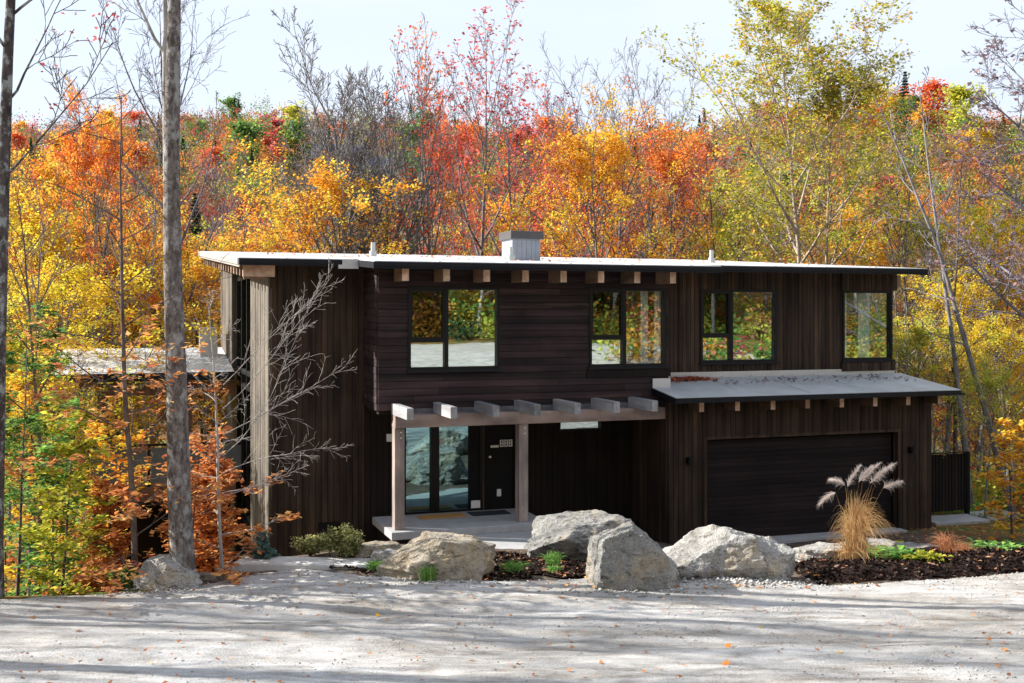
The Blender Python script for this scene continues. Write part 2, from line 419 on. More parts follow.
# ---------------------------------------------------------------- house
house = empty('house', (HX, HY, 0), TH, 'two storey modern house in dark wood boards with attached garage and timber entry frame', 'house')
random.seed(4)
def rects_minus(u0, u1, z0, z1, holes):
    """split a board into pieces that avoid holes"""
    out = [(u0, u1, z0, z1)]
    for a, b, c, d in holes:
        nxt = []
        for (p, q, r, s) in out:
            if q <= a or p >= b or s <= c or r >= d: nxt.append((p, q, r, s)); continue
            if p < a: nxt.append((p, a, r, s))
            if q > b: nxt.append((b, q, r, s))
            p2, q2 = max(p, a), min(q, b)
            if r < c: nxt.append((p2, q2, r, c))
            if s > d: nxt.append((p2, q2, d, s))
        out = nxt
    return [x for x in out if x[1]-x[0] > .004 and x[3]-x[2] > .004]
def clad(name, u0, u1, z0, z1, v, mat, vertical=True, holes=(), w=.125, gap=.010, th=.024, axis='v', topz=None, spread=.5, parent=None, jog=1.0):
    """boards on the plane v (facing -v) or, axis='u', on the plane u (facing -u, running along v)"""
    mb = MB()
    def put(a, b, c, d, t, off):
        if axis == 'v': mb.box(a, b, v-off-th, v-off*0, c, d, t)
        else: mb.box(v-off-th, v, a, b, c, d, t)
    if vertical:
        n = max(1, round((u1-u0)/w)); ww = (u1-u0)/n
        for i in range(n):
            a, b = u0+i*ww+gap/2, u0+(i+1)*ww-gap/2
            t = min(1, max(0, random.gauss(.45, .22*spread*2))); off = random.choice((0, .004, .009))
            zt = z1 if topz is None else topz((a+b)/2)
            for (p, q, r, s) in rects_minus(a, b, z0, zt, holes): put(p, q, r, s, t, off)
    else:
        n = max(1, round((z1-z0)/w)); ww = (z1-z0)/n
        for i in range(n):
            c, d = z0+i*ww+gap/2, z0+(i+1)*ww-gap/2
            cuts = [u0]
            x = u0+random.uniform(.6, 3)
            while x < u1-.4: cuts.append(x); x += random.uniform(1.6, 3.6)
            cuts.append(u1)
            off = random.choice((0, .004, .008))
            for a, b in zip(cuts[:-1], cuts[1:]):
                t = min(1, max(0, random.gauss(.45, .22*spread*2)))
                for (p, q, r, s) in rects_minus(a+.001, b-.001, c, d, holes): put(p, q, r, s, t, off)
    # backing behind the gaps
    for (p, q, r, s) in rects_minus(u0, u1, z0, z1, holes):
        if axis == 'v': mb.box(p, q, v+.002, v+.14, r, s, 0)
        else: mb.box(v+.002, v+.14, p, q, r, s, 0)
    return mb.build(name, M[mat], parent or house)

W1 = (-6.42, -4.52, 3.66, 5.31); W2 = (-2.54, -.76, 3.66, 5.31)
W3 = (.62, 2.62, 3.66, 5.32); W4 = (4.42, 5.80, 3.66, 5.32)
VB, VU, VR = .4, 1.4, 1.7
UL = -8.92
def roofz(u, v): return 5.76+.062*(v+.5)
# block with horizontal boards over the entrance
clad('wall', -7.02, -.70, 2.87, 5.72, VB, 'clad_h', False, [W1, W2], w=.145)
clad('wall', VB+.01, VR, 2.87, 5.76, -7.02, 'clad_h', False, w=.145, axis='u')
b = MB(); b.box(-.84, -.70, VB+.145, VU, 2.87, 5.72, .2); b.build('wall', M['clad_v'], house)
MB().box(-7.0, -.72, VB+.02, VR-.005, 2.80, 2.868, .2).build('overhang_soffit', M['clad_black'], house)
# recessed upper wall right
clad('wall', -.68, 5.84, 3.30, 5.80, VU, 'clad_v', True, [W3, W4], w=.105)
# header that runs past the corner window and sill apron
clad('header', 4.38, 5.97, 5.325, 5.80, VU-.03, 'clad_v', True, w=.105)
clad('apron', 4.38, 5.90, 3.40, 3.60, VU-.05, 'clad_v', True, w=.105)
# right side upper wall, corner window opening
sd = MB(); sd.box(5.70, 5.86, VU, VU+1.3, -.5, 3.62, .4); sd.box(5.70, 5.86, VU, VU+1.3, 5.33, 5.83, .4); sd.hexa([(5.70, VU+1.3, -.5), (5.86, VU+1.3, -.5), (5.86, 12, -.5), (5.70, 12, -.5), (5.70, VU+1.3, 5.8), (5.86, VU+1.3, 5.8), (5.86, 12, 6.35), (5.70, 12, 6.35)], .4)
sd.build('wall', M['clad_v'], house)
# garage front and side
GD = (0, 4.90, -.4, 2.09)
clad('wall', -.90, 5.84, -.4, 2.93, 0, 'clad_v', True, [GD], w=.115)
clad('wall', .03, VR, -.4, 2.95, -.90, 'clad_v', True, w=.13, axis='u')
gs = MB(); gs.box(5.70, 5.84, .142, VU, -.4, 3.0, .4); gs.build('wall', M['clad_v'], house)
# entrance wall and brown wall to the left
DOORS = (-6.20, -4.46, .56, 2.62); DOOR2 = (-4.42, -3.74, .56, 2.62); TR = (-2.70, -1.68, 2.20, 2.60)
clad('wall', UL, -7.02, -1.0, 5.80, VR, 'clad_v', True, w=.13, spread=.3)
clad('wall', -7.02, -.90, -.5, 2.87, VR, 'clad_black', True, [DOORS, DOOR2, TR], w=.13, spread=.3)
# left side: bleached boards, glazing, bleached fin
clad('wall', VR+.02, 4.92, -2.9, 5.86, UL-.02, 'clad_grey', True, w=.16, axis='u', spread=.35)
clad('fin_wall', 8.62, 12.0, 3.35, 6.05, UL-.10, 'clad_grey', True, w=.16, axis='u', spread=.35)
lm = MB(); lm.box(UL, UL+.12, 4.93, 8.6, -2.9, -.2, .2); lm.box(UL, UL+.12, 4.93, 8.6, 5.6, 5.98, .2); lm.box(UL, UL+.12, 8.61, 12, -2.9, 3.3, .2)
for v in (4.97, 6.2, 7.4, 8.56): lm.box(UL-.01, UL+.13, v-.04, v+.04, -2.9, 5.95, .1)
for z in (-.1, .55, 3.0, 3.35): lm.box(UL-.005, UL+.125, 4.93, 8.6, z-.06, z+.06, .1)
gw = lm.build('side_glazing', M['black_metal'], house)
for v0, v1 in ((5.01, 6.16), (6.24, 7.36), (7.44, 8.52)):
    for z0, z1 in ((-.04, .49), (.61, 2.94), (3.41, 5.6)):
        MB().box(UL+.05, UL+.06, v0, v1, z0, z1).build('pane', M['glass_clear'], gw)
# rear wall with big openings
bk = MB()
for a, b_, c, d in rects_minus(UL+.02, 5.70, -.5, 6.3, [(-8.75, -7.3, .7, 2.8), (-8.75, -7.3, 3.5, 5.6), (-5, -3, 3.6, 5.2)]): bk.box(a, b_, 12.0, 12.14, c, d, .3)
bk.build('rear_wall', M['clad_v'], house)
il = MB()
il.box(UL+.15, 5.68, 1.86, 11.98, .35, .55); il.box(UL+.15, 5.68, 1.86, 11.98, 3.0, 3.22)   # floors
il.box(-6.98, -.86, .56, 1.84, 3.02, 3.2)
il.box(-7.15, -7.05, 2.0, 11.9, -.4, 5.7); il.box(-.8, -.7, 2.4, 8.1, -.4, 5.7); il.box(3.4, 3.5, 3.2, 8.1, 3.3, 5.7)
il.box(-7.0, -.9, 4.6, 4.7, .56, 2.98); il.box(-6.9, 5.6, 5.2, 5.3, 3.25, 5.7)
il.build('inner_wall', M['inner_wall'], house)

# main roof with its eave stepping back over the recessed parts
poly = [(-9.62, .95), (-7.28, .95), (-7.28, -.5), (.08, -.5), (.08, .58), (6.22, .58), (6.22, 12.4), (-9.62, 12.4)]
rf = MB().prism(poly, lambda u, v: roofz(u, v)+.012, .05).build('roof', M['membrane'], house)
# membrane seams
sm = MB()
for u in np.arange(-8.7, 6, 1.35):
    v0 = .97 if u < -7.3 else (-.46 if u < .06 else .62)
    sm.hexa([(u-.03, v0, roofz(u, v0)+.006), (u+.03, v0, roofz(u, v0)+.006), (u+.03, 12.38, roofz(u, 12.38)+.006), (u-.03, 12.38, roofz(u, 12.38)+.006),
             (u-.03, v0, roofz(u, v0)+.018), (u+.03, v0, roofz(u, v0)+.018), (u+.03, 12.38, roofz(u, 12.38)+.018), (u-.03, 12.38, roofz(u, 12.38)+.018)])
sm.build('seam', M['garage_membrane'], rf)
inner = [(-9.52, 1.05), (-7.18, 1.05), (-7.18, -.42), (0, -.42), (0, .68), (6.12, .68), (6.12, 12.3), (-9.52, 12.3)]
MB().prism(inner, lambda u, v: roofz(u, v)-.045, .07).build('roof_deck', M['soffit'], house)
fs = MB()
def strip(mb, p, q, h0, h1, t, base=roofz):
    """fascia along p->q (outward to the right of travel)"""
    d = Vector((q[0]-p[0], q[1]-p[1])).normalized(); n = Vector((d.y, -d.x))*t
    P = []
    for h in (h0, h1):
        for (x, y, k) in ((p[0], p[1], 1), (q[0], q[1], 1), (q[0], q[1], 0), (p[0], p[1], 0)):
            P.append((x+n.x*k, y+n.y*k, base(x, y)+h))
    mb.hexa(P)
for i in (0, 2, 4, ): strip(fs, poly[i], poly[i+1], -.085, -.004, .022)
for i in (0, 2, 4, ): strip(fs, (poly[i][0], poly[i][1]+.05), (poly[i+1][0], poly[i+1][1]+.05), -.135, -.088, .045)
strip(fs, poly[1], poly[2], -.13, -.004, .02); strip(fs, poly[3], poly[4], -.13, -.004, .02); strip(fs, poly[5], poly[6], -.15, -.004, .02)
fs.build('fascia', M['fascia'], house)
f2 = MB(); strip(f2, (-9.62, 12.4), (-9.62, .93), -.12, .008, .03); strip(f2, (-9.60, 12.4), (-9.60, .95), -.17, -.124, .02)
strip(f2, (-7.62, .948), (-7.24, .948), -.10, .010, .035); strip(f2, (-7.70, .948), (-7.3, .948), -.18, -.102, .05)
f2.build('gable_flashing', M['flashing'], house)
# beams (outriggers) out of the left gable
og = MB()
for v in np.arange(1.15, 12.2, .62): og.box(-9.52, UL+.01, v, v+.11, roofz(0, v)-.36, roofz(0, v)-.12, random.random())
for v in (1.10,): og.box(-9.50, -9.05, v+.12, v+.22, roofz(0, v)-.40, roofz(0, v)-.12, .1)
og.build('outrigger', M['corbel'], house)
# beam ends under the front eave
for u in (-6.57, -5.755, -4.94, -4.13, -3.32, -2.50, -1.69, -.87):
    MB().box(u-.135, u, -.30, VB-.028, 5.405, 5.69, random.uniform(0, .2), end=random.uniform(1.0, 1.25)).build('beam_end', M['corbel'], house)
MB().box(5.86, 6.16, VU+.05, VU+.20, 5.40, 5.68, .5).build('beam_end', M['corbel'], house, bevel=.005)

def window(u0, u1, z0, z1, v, mull, trans, screen=True, th=.055, gm='glass', name='window'):
    mb = MB(); y0, y1 = v-.05, v+.10
    mb.box(u0, u1, y0, y1, z1-th, z1); mb.box(u0, u1, y0, y1, z0, z0+th)
    mb.box(u0, u0+th, y0, y1, z0+th, z1-th); mb.box(u1-th, u1, y0, y1, z0+th, z1-th)
    if mull: mb.box(mull-.04, mull+.04, y0+.01, y1, z0+th, z1-th)
    if trans: mb.box(u0+th, mull-.04, y0+.012, y1, trans-.035, trans+.035)
    if screen and mull:
        a, b_, c, d = u0+th, mull-.04, (trans+.035 if trans else z0+th), z1-th
        e = .035
        mb.box(a, b_, y0+.02, y1, d-e, d); mb.box(a, b_, y0+.02, y1, c, c+e); mb.box(a, a+e, y0+.02, y1, c+e, d-e); mb.box(b_-e, b_, y0+.02, y1, c+e, d-e)
    w = mb.build(name, M['black_metal'], house)
    yy = v+.03
    if mull:
        MB().box(mull+.04, u1-th, yy, yy+.008, z0+th, z1-th).build('pane', M[gm], w)
        if trans:
            MB().box(u0+th, mull-.04, yy, yy+.008, z0+th, trans-.035).build('pane', M['glass'], w)
            MB().box(u0+th, mull-.04, yy, yy+.008, trans+.035, z1-th).build('pane', M['glass_screen'] if screen else M['glass'], w)
        else: MB().box(u0+th, mull-.04, yy, yy+.008, z0+th, z1-th).build('pane', M['glass'], w)
    else: MB().box(u0+th, u1-th, yy, yy+.008, z0+th, z1-th).build('pane', M['glass_soft'], w)
    return w
def sill(w, u0, u1, z, v):
    MB().box(u0-.02, u1+.02, v-.085, v-.051, z-.045, z+.012).build('sill', M['fascia'], w)
w = window(*W1, VB, -5.635, 4.24); sill(w, W1[0], W1[1], 3.655, VB)
w = window(*W2, VB, -1.735, 4.26, gm='glass_soft'); sill(w, W2[0]-.02, W2[1]+.05, 3.655, VB)
w = window(*W3, VU, 1.42, 4.26); sill(w, W3[0], W3[1], 3.655, VU)
w = window(W4[0], 5.84, W4[2], W4[3], VU, None, None, False); sill(w, W4[0], 5.86, 3.655, VU-.0)
MB().box(5.78, 5.788, VU+.11, VU+1.28, 3.68, 5.27).build('pane', M['glass_clear'], w)
MB().box(5.72, 5.85, VU+1.24, VU+1.3, 3.66, 5.32).build('side_frame', M['black_metal'], w)
# vertical dark reveal under block sill
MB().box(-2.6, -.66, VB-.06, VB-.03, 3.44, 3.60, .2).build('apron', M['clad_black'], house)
# transom above entrance wall
w = window(TR[0], TR[1], TR[2], TR[3], VR, None, None, False, th=.03)

# garage door with horizontal planks, frame, threshold
gd = MB(); gd.box(.04, 4.86, .16, .22, -.12, 2.05, .1)
z = -.10
while z < 2.03:
    gd.box(.05, 4.85, .135, .158, z, min(z+.098, 2.04), random.uniform(.3, .6)); z += .104
gdo = gd.build('garage_door', wood('garage_planks', (.006, .004, .005), (.024, .015, .015), (.05, 1, 1)), house)
fr = MB(); fr.box(-.06, 0, -.045, .13, -.4, 2.15, .9); fr.box(4.90, 4.96, -.045, .13, -.4, 2.15, .9); fr.box(0, 4.9, -.045, .13, 2.09, 2.15, .9)
fr.build('door_frame', M['clad_v'], gdo)
MB().box(-.05, 4.95, -.30, .13, -.3, -.10).build('threshold', M['concrete'], house, bevel=.01)
# garage roof
def groof(u, v): return 3.05+.13*(v+.7)
gp = [(-1.08, -.7), (6.08, -.7), (6.08, VU-.03), (-.66, VU-.03), (-.66, VB-.03), (-1.08, VB-.03)]
gr = MB().prism(gp, lambda u, v: groof(u, v)+.012, .04).build('garage_roof', M['garage_membrane'], house)
MB().prism([(-1.0, -.62), (6.0, -.62), (6.0, VU-.05), (-.60, VU-.05), (-.6, VB-.05), (-1.0, VB-.05)], lambda u, v: groof(u, v)-.035, .07).build('roof_deck', M['clad_black'], gr)
ff = MB()
strip(ff, gp[0], gp[1], -.07, -.002, .022, groof); strip(ff, (gp[0][0], gp[0][1]+.05), (gp[1][0]+.12, gp[1][1]+.05), -.115, -.074, .06, groof)
strip(ff, gp[5], gp[0], -.12, -.002, .02, groof); strip(ff, gp[1], gp[2], -.12, -.002, .02, groof)
ff.build('fascia', M['fascia'], gr)
fl = MB(); fl.box(-.66, 5.90, VU-.05, VU-.03, groof(0, VU), groof(0, VU)+.13); fl.box(-1.08, -.66, VB-.05, VB-.03, groof(0, VB), groof(0, VB)+.2)
fl.box(-.69, -.665, VB-.03, VU-.05, groof(0, VB), groof(0, VB)+.22)
fl.build('flashing', M['flashing'], gr)
sm = MB()
for u in (.7, 2.2, 3.7, 5.1):
    sm.hexa([(u-.02, -.66, groof(u, -.66)+.004), (u+.02, -.66, groof(u, -.66)+.004), (u+.02, VU-.06, groof(u, VU-.06)+.004), (u-.02, VU-.06, groof(u, VU-.06)+.004),
             (u-.02, -.66, groof(u, -.66)+.016), (u+.02, -.66, groof(u, -.66)+.016), (u+.02, VU-.06, groof(u, VU-.06)+.016), (u-.02, VU-.06, groof(u, VU-.06)+.016)])
sm.build('seam', M['flashing'], gr)
for u in (-.47, .38, 1.24, 2.10, 2.97, 3.84, 4.72, 5.58):
    MB().box(u+.035, u+.145, -.5, -.028, 2.735, 2.99, -.6, end=random.uniform(.7, 1.1)).build('rafter_end', M['corbel'], house)  # side faces toned dark, painting in the shade of the deep eave recess
# wall lamps either side of the garage door
for u in (-.45, 5.23):
    lb = MB(); lb.box(u-.06, u+.06, -.05, -.026, 1.60, 1.74); lb.tube([(u, -.05, 1.67), (u, -.09, 1.67)], .02, 8)
    lb.tube([(u+.02, -.115, 1.60), (u+.02, -.115, 1.74)], .06, 14)
    lb.build('wall_lamp', M['black_metal'], house)
# entry: sliding doors, door, lamps, number
w = MB(); a, b_, c, d = DOORS
w.box(a, b_, VR-.03, VR+.1, d-.05, d); w.box(a, b_, VR-.03, VR+.1, c, c+.06); w.box(a, a+.06, VR-.03, VR+.1, c+.06, d-.05); w.box(b_-.06, b_, VR-.03, VR+.1, c+.06, d-.05)
w.box(-5.60, -5.42, VR-.04, VR+.09, c+.06, d-.05)
gdoor = w.build('glass_door', M['black_metal'], house)
MB().box(a+.06, -5.60, VR+.03, VR+.038, c+.06, d-.05).build('pane', M['glass_door'], gdoor)
MB().box(-5.42, b_-.06-.24, VR+.03, VR+.038, c+.06, d-.05).build('pane', M['glass_door'], gdoor)
MB().box(b_-.06-.24, b_-.062, VR-.0, VR+.06, c+.06, d-.05, .1).build('side_panel', M['door_black'], gdoor)
MB().box(-5.41, -5.30, VR+.018, VR+.026, 2.0, 2.13).build('sticker', M['white'], gdoor)
MB().box(-4.72, -4.52, VR-.05, VR-.032, .63, .79).build('vent_cover', M['white'], house)
dm = MB().box(-4.42, -3.74, VR+.02, VR+.07, .56, 2.60, .1).build('front_door', M['door_black'], house)
fj = MB(); fj.box(-4.46, -4.42, VR-.035, VR+.09, .56, 2.66, .9); fj.box(-3.74, -3.70, VR-.035, VR+.09, .56, 2.66, .2); fj.build('door_frame', M['clad_v'], dm)
hd = MB(); hd.tube([(-4.29, VR+.018, 1.70), (-4.29, VR-.03, 1.70)], .026, 12); hd.build('lock', M['brass'], dm, smooth=False)
hd = MB(); hd.box(-4.13, -4.03, VR-.02, VR+.018, .84, 1.0); hd.build('door_chime', M['white'], dm, bevel=.02)
# house number, raised digits 888 and a smaller word plate beside them
nb = MB()
def seg8(u, z, w_, h, t):
    nb.box(u, u+w_, VR-.045, VR-.03, z, z+t); nb.box(u, u+w_, VR-.045, VR-.03, z+h/2-t/2, z+h/2+t/2); nb.box(u, u+w_, VR-.045, VR-.03, z+h-t, z+h)
    nb.box(u, u+t, VR-.045, VR-.03, z+t, z+h/2-t/2); nb.box(u+w_-t, u+w_, VR-.045, VR-.03, z+t, z+h/2-t/2)
    nb.box(u, u+t, VR-.045, VR-.03, z+h/2+t/2, z+h-t); nb.box(u+w_-t, u+w_, VR-.045, VR-.03, z+h/2+t/2, z+h-t)
for i in range(3): seg8(-4.07+i*.10, 1.91, .08, .15, .022)
nb.box(-4.28, -4.10, VR-.04, VR-.03, 1.90, 1.95)
nb.build('house_number', M['white'], house)
lb = MB(); lb.box(-6.56, -6.40, VR-.10, VR-.026, 2.12, 2.28); lb.build('wall_lamp', M['white'], house, bevel=.01)
# vent low on the brown wall
MB().box(-7.95, -7.55, VR-.06, VR-.03, .30, .52).build('vent_cover', M['door_black'], house)

# entry frame: posts, beam, short rafters
for u in (-6.75, -4.19):
    p = MB().box(u, u+.195, .10, .34, .575, 2.55, random.uniform(.4, .6)).build('post', M['post'], house, bevel=.008)
    for z in (.68, .84, 2.36, 2.47): MB().tube([(u+.10+(.02 if z > 1 else -.02), .10, z), (u+.10+(.02 if z > 1 else -.02), .088, z)], .016, 8).build('bolt', M['brass'], p)
bm_ = MB().box(-6.75, -.93, .06, .36, 2.555, 2.80, .5).build('beam', M['timber'], house, bevel=.008)
MB().box(-6.75, -.93, .37, VB-.03, 2.70, 2.90, .5).build('ledger', M['rafter'], house)
for i in range(7):
    u = -6.76+i*.85
    MB().box(u, u+.13, -.90+.02*i, VB-.03, 2.802, 3.02, random.uniform(.35, .7)).build('rafter', M['rafter'], house, bevel=.006)
# porch slab and lower walk
MB().box(-6.86, -3.60, -.10, VR-.03, .42, .572).build('porch_slab', M['concrete'], house, bevel=.012)
MB().box(-6.76, -3.70, 0, VR-.03, -.2, .418).build('footing', M['clad_black'], house)
MB().box(-5.9, -2.2, -2.1, -.104, .20, .43).build('lower_slab', M['concrete'], house, bevel=.015)

# left wing: covered deck
def wroof(u, v): return 3.31+.14*(v-7.8)
wp = [(-13.35, 7.8), (UL-.14, 7.8), (UL-.14, 11.4), (-13.35, 11.4)]
wr = MB().prism(wp, wroof, .06).build('porch_roof', M['membrane'], house)
wf = MB(); strip(wf, wp[0], wp[1], -.20, -.003, .03, wroof); strip(wf, wp[3], wp[0], -.20, -.003, .03, wroof); wf.build('fascia', M['fascia'], wr)
MB().prism([(-13.2, 7.9), (UL-.14, 7.9), (UL-.14, 11.3), (-13.2, 11.3)], lambda u, v: wroof(u, v)-.065, .1).build('roof_deck', M['soffit'], wr)
MB().box(-12.35, -9.0, 7.95, 8.13, 2.75, 3.05, .6).build('deck_beam', M['brown_beam'], house)
for v in np.arange(8.3, 11.3, .55): MB().box(-12.85, -12.3, v, v+.10, wroof(0, v)-.42, wroof(0, v)-.17, .8).build('rafter_end', M['corbel'], house)
for (u, v) in ((-12.3, 7.93), (-10.3, 7.93), (-12.3, 11.0)):
    MB().box(u, u+.22, v, v+.22, -3.4, 2.75, .5).build('deck_post', M['brown_beam'], house)
dk = MB(); dk.box(-12.6, UL-.16, 7.4, 11.6, .38, .56, .5); dk.box(-12.65, UL-.15, 7.34, 7.40, .22, .57, .6); dk.build('deck', M['brown_beam'], house)
rl = MB()
for u in np.arange(-12.5, -9.6, 1.38): rl.box(u-.03, u+.03, 7.42, 7.48, .56, 1.55)
rl.box(-12.55, -9.15, 7.41, 7.49, 1.55, 1.60)
ra = rl.build('deck_railing', M['black_metal'], house)
for u in np.arange(-12.5, -9.7, 1.38): MB().box(u+.06, u+1.32, 7.445, 7.455, .66, 1.5).build('pane', M['blue_grey'], ra)
MB().box(-12.4, UL-.1, 9.4, 9.54, -3.4, .38, .2).build('lower_wall', M['clad_black'], house)
cm = MB(); cm.box(-9.75, -9.3, 9.9, 10.4, 3.4, 4.4); cm.build('metal_flue', M['flashing'], house)
# chimney
ch = MB(); n = 12
ch.box(-3.25, -2.56, 3.2, 3.95, 6.0, 6.50, .5)
for i in range(6): ch.box(-3.25+i*.115+.004, -3.25+(i+1)*.115-.004, 3.19, 3.2, 6.0, 6.50, .5)
cho = ch.build('chimney', M['galv'], house)
MB().box(-3.31, -2.50, 3.13, 4.01, 6.50, 6.68).build('chimney_cap', M['dark_cap'], cho, bevel=.01)
for (u, v, h) in ((-3.42, 2.8, .32), (-5.9, 6.0, .36), (2.95, 5.0, .34)):
    z = roofz(u, v)
    MB().tube([(u, v, z), (u, v, z+h*.4)], .09, 12).tube([(u, v, z+h*.4), (u, v, z+h)], .055, 12).build('vent_pipe', M['flashing'], house)
MB().box(UL+.0, -8.9, 2.0, 2.1, -3, -1.0, 0).build('footing', M['concrete'], house)

# curtains (hang inside the windows)
def curtain(u0, u1, v, z0, z1, label, name='curtain'):
    n = int((u1-u0)/.02); V = []; F = []
    for i in range(n+1):
        u = u0+(u1-u0)*i/n; d = .03*math.sin(i*.9)+.012*math.sin(i*2.3)
        V += [(u, v+d, z0), (u, v+d*.7, z1), (u, v+d+.006, z0), (u, v+d*.7+.006, z1)]
    for i in range(n): k = 4*i; F += [(k, k+4, k+5, k+1), (k+2, k+3, k+7, k+6)]
    o = mesh_np(name, V, F, M['curtain'], smooth=True, tone=[.5]*len(F))
    o.location = (HX, HY, 0); o.rotation_euler = (0, 0, TH)
    tag(o, label, 'curtain', 'curtains behind the upper windows')
curtain(-1.28, -1.10, VB+.13, 3.3, 5.3, 'narrow white curtain in the middle of the second upper window')
curtain(-.96, -.80, VB+.13, 3.3, 5.3, 'white curtain gathered at the right edge of the second upper window')
curtain(-2.1, -1.85, VB+.13, 3.3, 5.3, 'pale curtain at the left pane of the second upper window')
curtain(4.48, 4.66, VU+.13, 3.3, 5.3, 'pale green curtain at the left edge of the corner window')
curtain(4.98, 5.32, VU+.13, 3.3, 5.3, 'wide pale green curtain near the corner of the rightmost upper window')

# mats on the porch
def hloc(u, v, z): return (HX+u*CT-v*ST, HY+u*ST+v*CT, z)
dmat = MB().box(-.48, .48, -.19, .19, 0, .022).build('doormat', M['mat_tan'], bevel=.006); dmat.location = hloc(-5.5, 1.22, .573); dmat.rotation_euler[2] = TH
tag(dmat, 'tan woven doormat on the porch slab in front of the glass doors', 'doormat')
dmat = MB().box(-.42, .42, -.22, .22, 0, .018).build('doormat', M['mat_dark'], bevel=.006); dmat.location = hloc(-4.45, 1.25, .573); dmat.rotation_euler[2] = TH
tag(dmat, 'dark grey doormat on the porch slab before the black front door', 'doormat')

# screen fence right of the garage
fe = empty('screen_fence', (HX, HY, 0), TH, 'black slatted screen fence standing beside the right corner of the garage', 'fence')
fb = MB()
for u in np.arange(6.35, 7.75, .095): fb.box(u, u+.075, 1.0, 1.03, -.02, 1.36, random.random())
fb.build('slat_panel', M['clad_black'], fe)
for u in (5.98, 7.74): MB().box(u, u+.09, .99, 1.09, -.25, 1.38, .3).build('post', M['clad_black'], fe)
fb = MB(); fb.box(6.06, 7.75, 1.032, 1.07, 1.2, 1.28); fb.box(6.06, 7.75, 1.032, 1.07, .1, .18); fb.box(5.98, 7.84, .98, 1.10, 1.381, 1.40); fb.build('rail', M['clad_black'], fe)
fb = MB()
for u in np.arange(6.08, 6.33, .095): fb.box(u, u+.075, 1.0, 1.03, -.02, 1.36, random.random())
fb.build('slat_panel', M['clad_black'], fe)
for (u, v, su, sv, lb) in ((6.9, .55, .75, .42, 'grey concrete slab in front of the black screen fence'), (8.5, .9, .6, .45, 'grey concrete slab right of the black screen fence post')):
    x, y, z = hloc(u, v, 0); z = H(x, y)
    o = MB().box(-su, su, -sv, sv, -.1, .09).build('paving_slab', M['concrete'], bevel=.02); o.location = (x, y, z); o.rotation_euler = (0, 0, TH+random.uniform(-.1, .1))
    tag(o, lb, 'slab')
# long stone step at the edge of the drive
o = MB().box(-1.15, 1.12, -.30, .30, -.12, .05).build('stone_slab', M['pale_stone'], bevel=.03); o.location = (-3.3, 18.1, H(-3.3, 18.1)+.035); o.rotation_euler = (R(-1.5), 0, R(-5))
tag(o, 'long flat pale stone slab at the edge of the gravel by the brown wall', 'slab')

# ---------------------------------------------------------------- boulders
def rockmat(name, a, b, c):
    m, nt, _, L = newmat(name)
    n1 = noise(nt, 2.2, 6, .65); n2 = noise(nt, 11, 6, .7); n3 = noise(nt, 45, 3, .7)
    col = ramp(nt, n1, [(.32, a), (.5, b), (.68, c)])
    col = mixc(nt, col, ramp(nt, n2, [(.25, (.45, .43, .42)), (.45, (.95, .95, .95)), (.7, (1.25, 1.24, 1.2))]), 1.0, 'MULTIPLY')
    col = mixc(nt, col, ramp(nt, n3, [(.3, (.75, .75, .75)), (.6, (1.1, 1.1, 1.1))]), 1.0, 'MULTIPLY')
    n4 = noise(nt, 4.2, 7, .75, stretch=(1, 1, 2.2)); col = mixc(nt, col, ramp(nt, n4, [(.36, (.38, .36, .34)), (.46, (1, 1, 1))]), 1.0, 'MULTIPLY')
    n5 = noise(nt, 1.7, 5, .6); col = mixc(nt, col, ramp(nt, n5, [(.5, (1, 1, 1)), (.66, (1.0, .86, .66))]), 1.0, 'MULTIPLY')
    s = nt.nodes.new('ShaderNodeMath'); s.operation = 'ADD'; L.new(n2, s.inputs[0]); L.new(n3, s.inputs[1])
    finish(nt, col, .9, s.outputs[0], 1.0, .06, spec=.2); return m
M['rock_tan'] = rockmat('tan_granite', (.36, .29, .20), (.45, .40, .32), (.52, .49, .43))
M['rock_grey'] = rockmat('grey_granite', (.24, .235, .22), (.36, .355, .34), (.49, .475, .44))
M['rock_pale'] = rockmat('pale_granite', (.34, .32, .28), (.49, .48, .46), (.60, .59, .57))
import bmesh
def boulder(loc, dims, planes, mat, label, seed=1, rz=0, rough=.085, sub=6, cat='boulder', name='boulder', group=None):
    bm = bmesh.new(); bmesh.ops.create_icosphere(bm, subdivisions=sub, radius=1.0)
    rng = random.Random(seed); off = Vector((seed*7.3, seed*3.1, seed*1.7))
    pl = [(Vector(n).normalized(), d) for n, d in planes]
    for _ in range(7):
        v = Vector((rng.gauss(0, 1), rng.gauss(0, 1), rng.gauss(0, .6))).normalized(); pl.append((v, rng.uniform(.82, .95)))
    for v in bm.verts:
        p = v.co.copy(); d = p.normalized(); r = 1.25
        for n, dd in pl:
            c = d.dot(n)
            if c > .02: r = min(r, dd/c)
        p = d*r
        nn = mnoise.fractal(p*1.7+off, .9, 2.1, 5)
        ridge = abs(mnoise.noise(p*3.3+off))
        crack = abs(mnoise.noise(Vector((p.x*1.5, p.y*1.5, p.z*5))+off))
        fine = mnoise.fractal(p*9+off, .8, 2.2, 3)
        st = math.floor((p.z*1.1+p.x*.25)*4+2*nn)*.010
        p = p*(1+rough*nn-.07*ridge+.035*crack+.012*fine+st)
        v.co = Vector((p.x*dims[0], p.y*dims[1], p.z*dims[2]))
    me = bpy.data.meshes.new(name); bm.to_mesh(me); bm.free(); me.materials.append(M[mat])
    me.polygons.foreach_set('use_smooth', [False]*len(me.polygons))
    o = bpy.data.objects.new(name, me); COL.objects.link(o); o.location = loc; o.rotation_euler = (0, 0, rz)
    return tag(o, label, cat, group)
def at(px, Y): return (px-512)/1120*Y
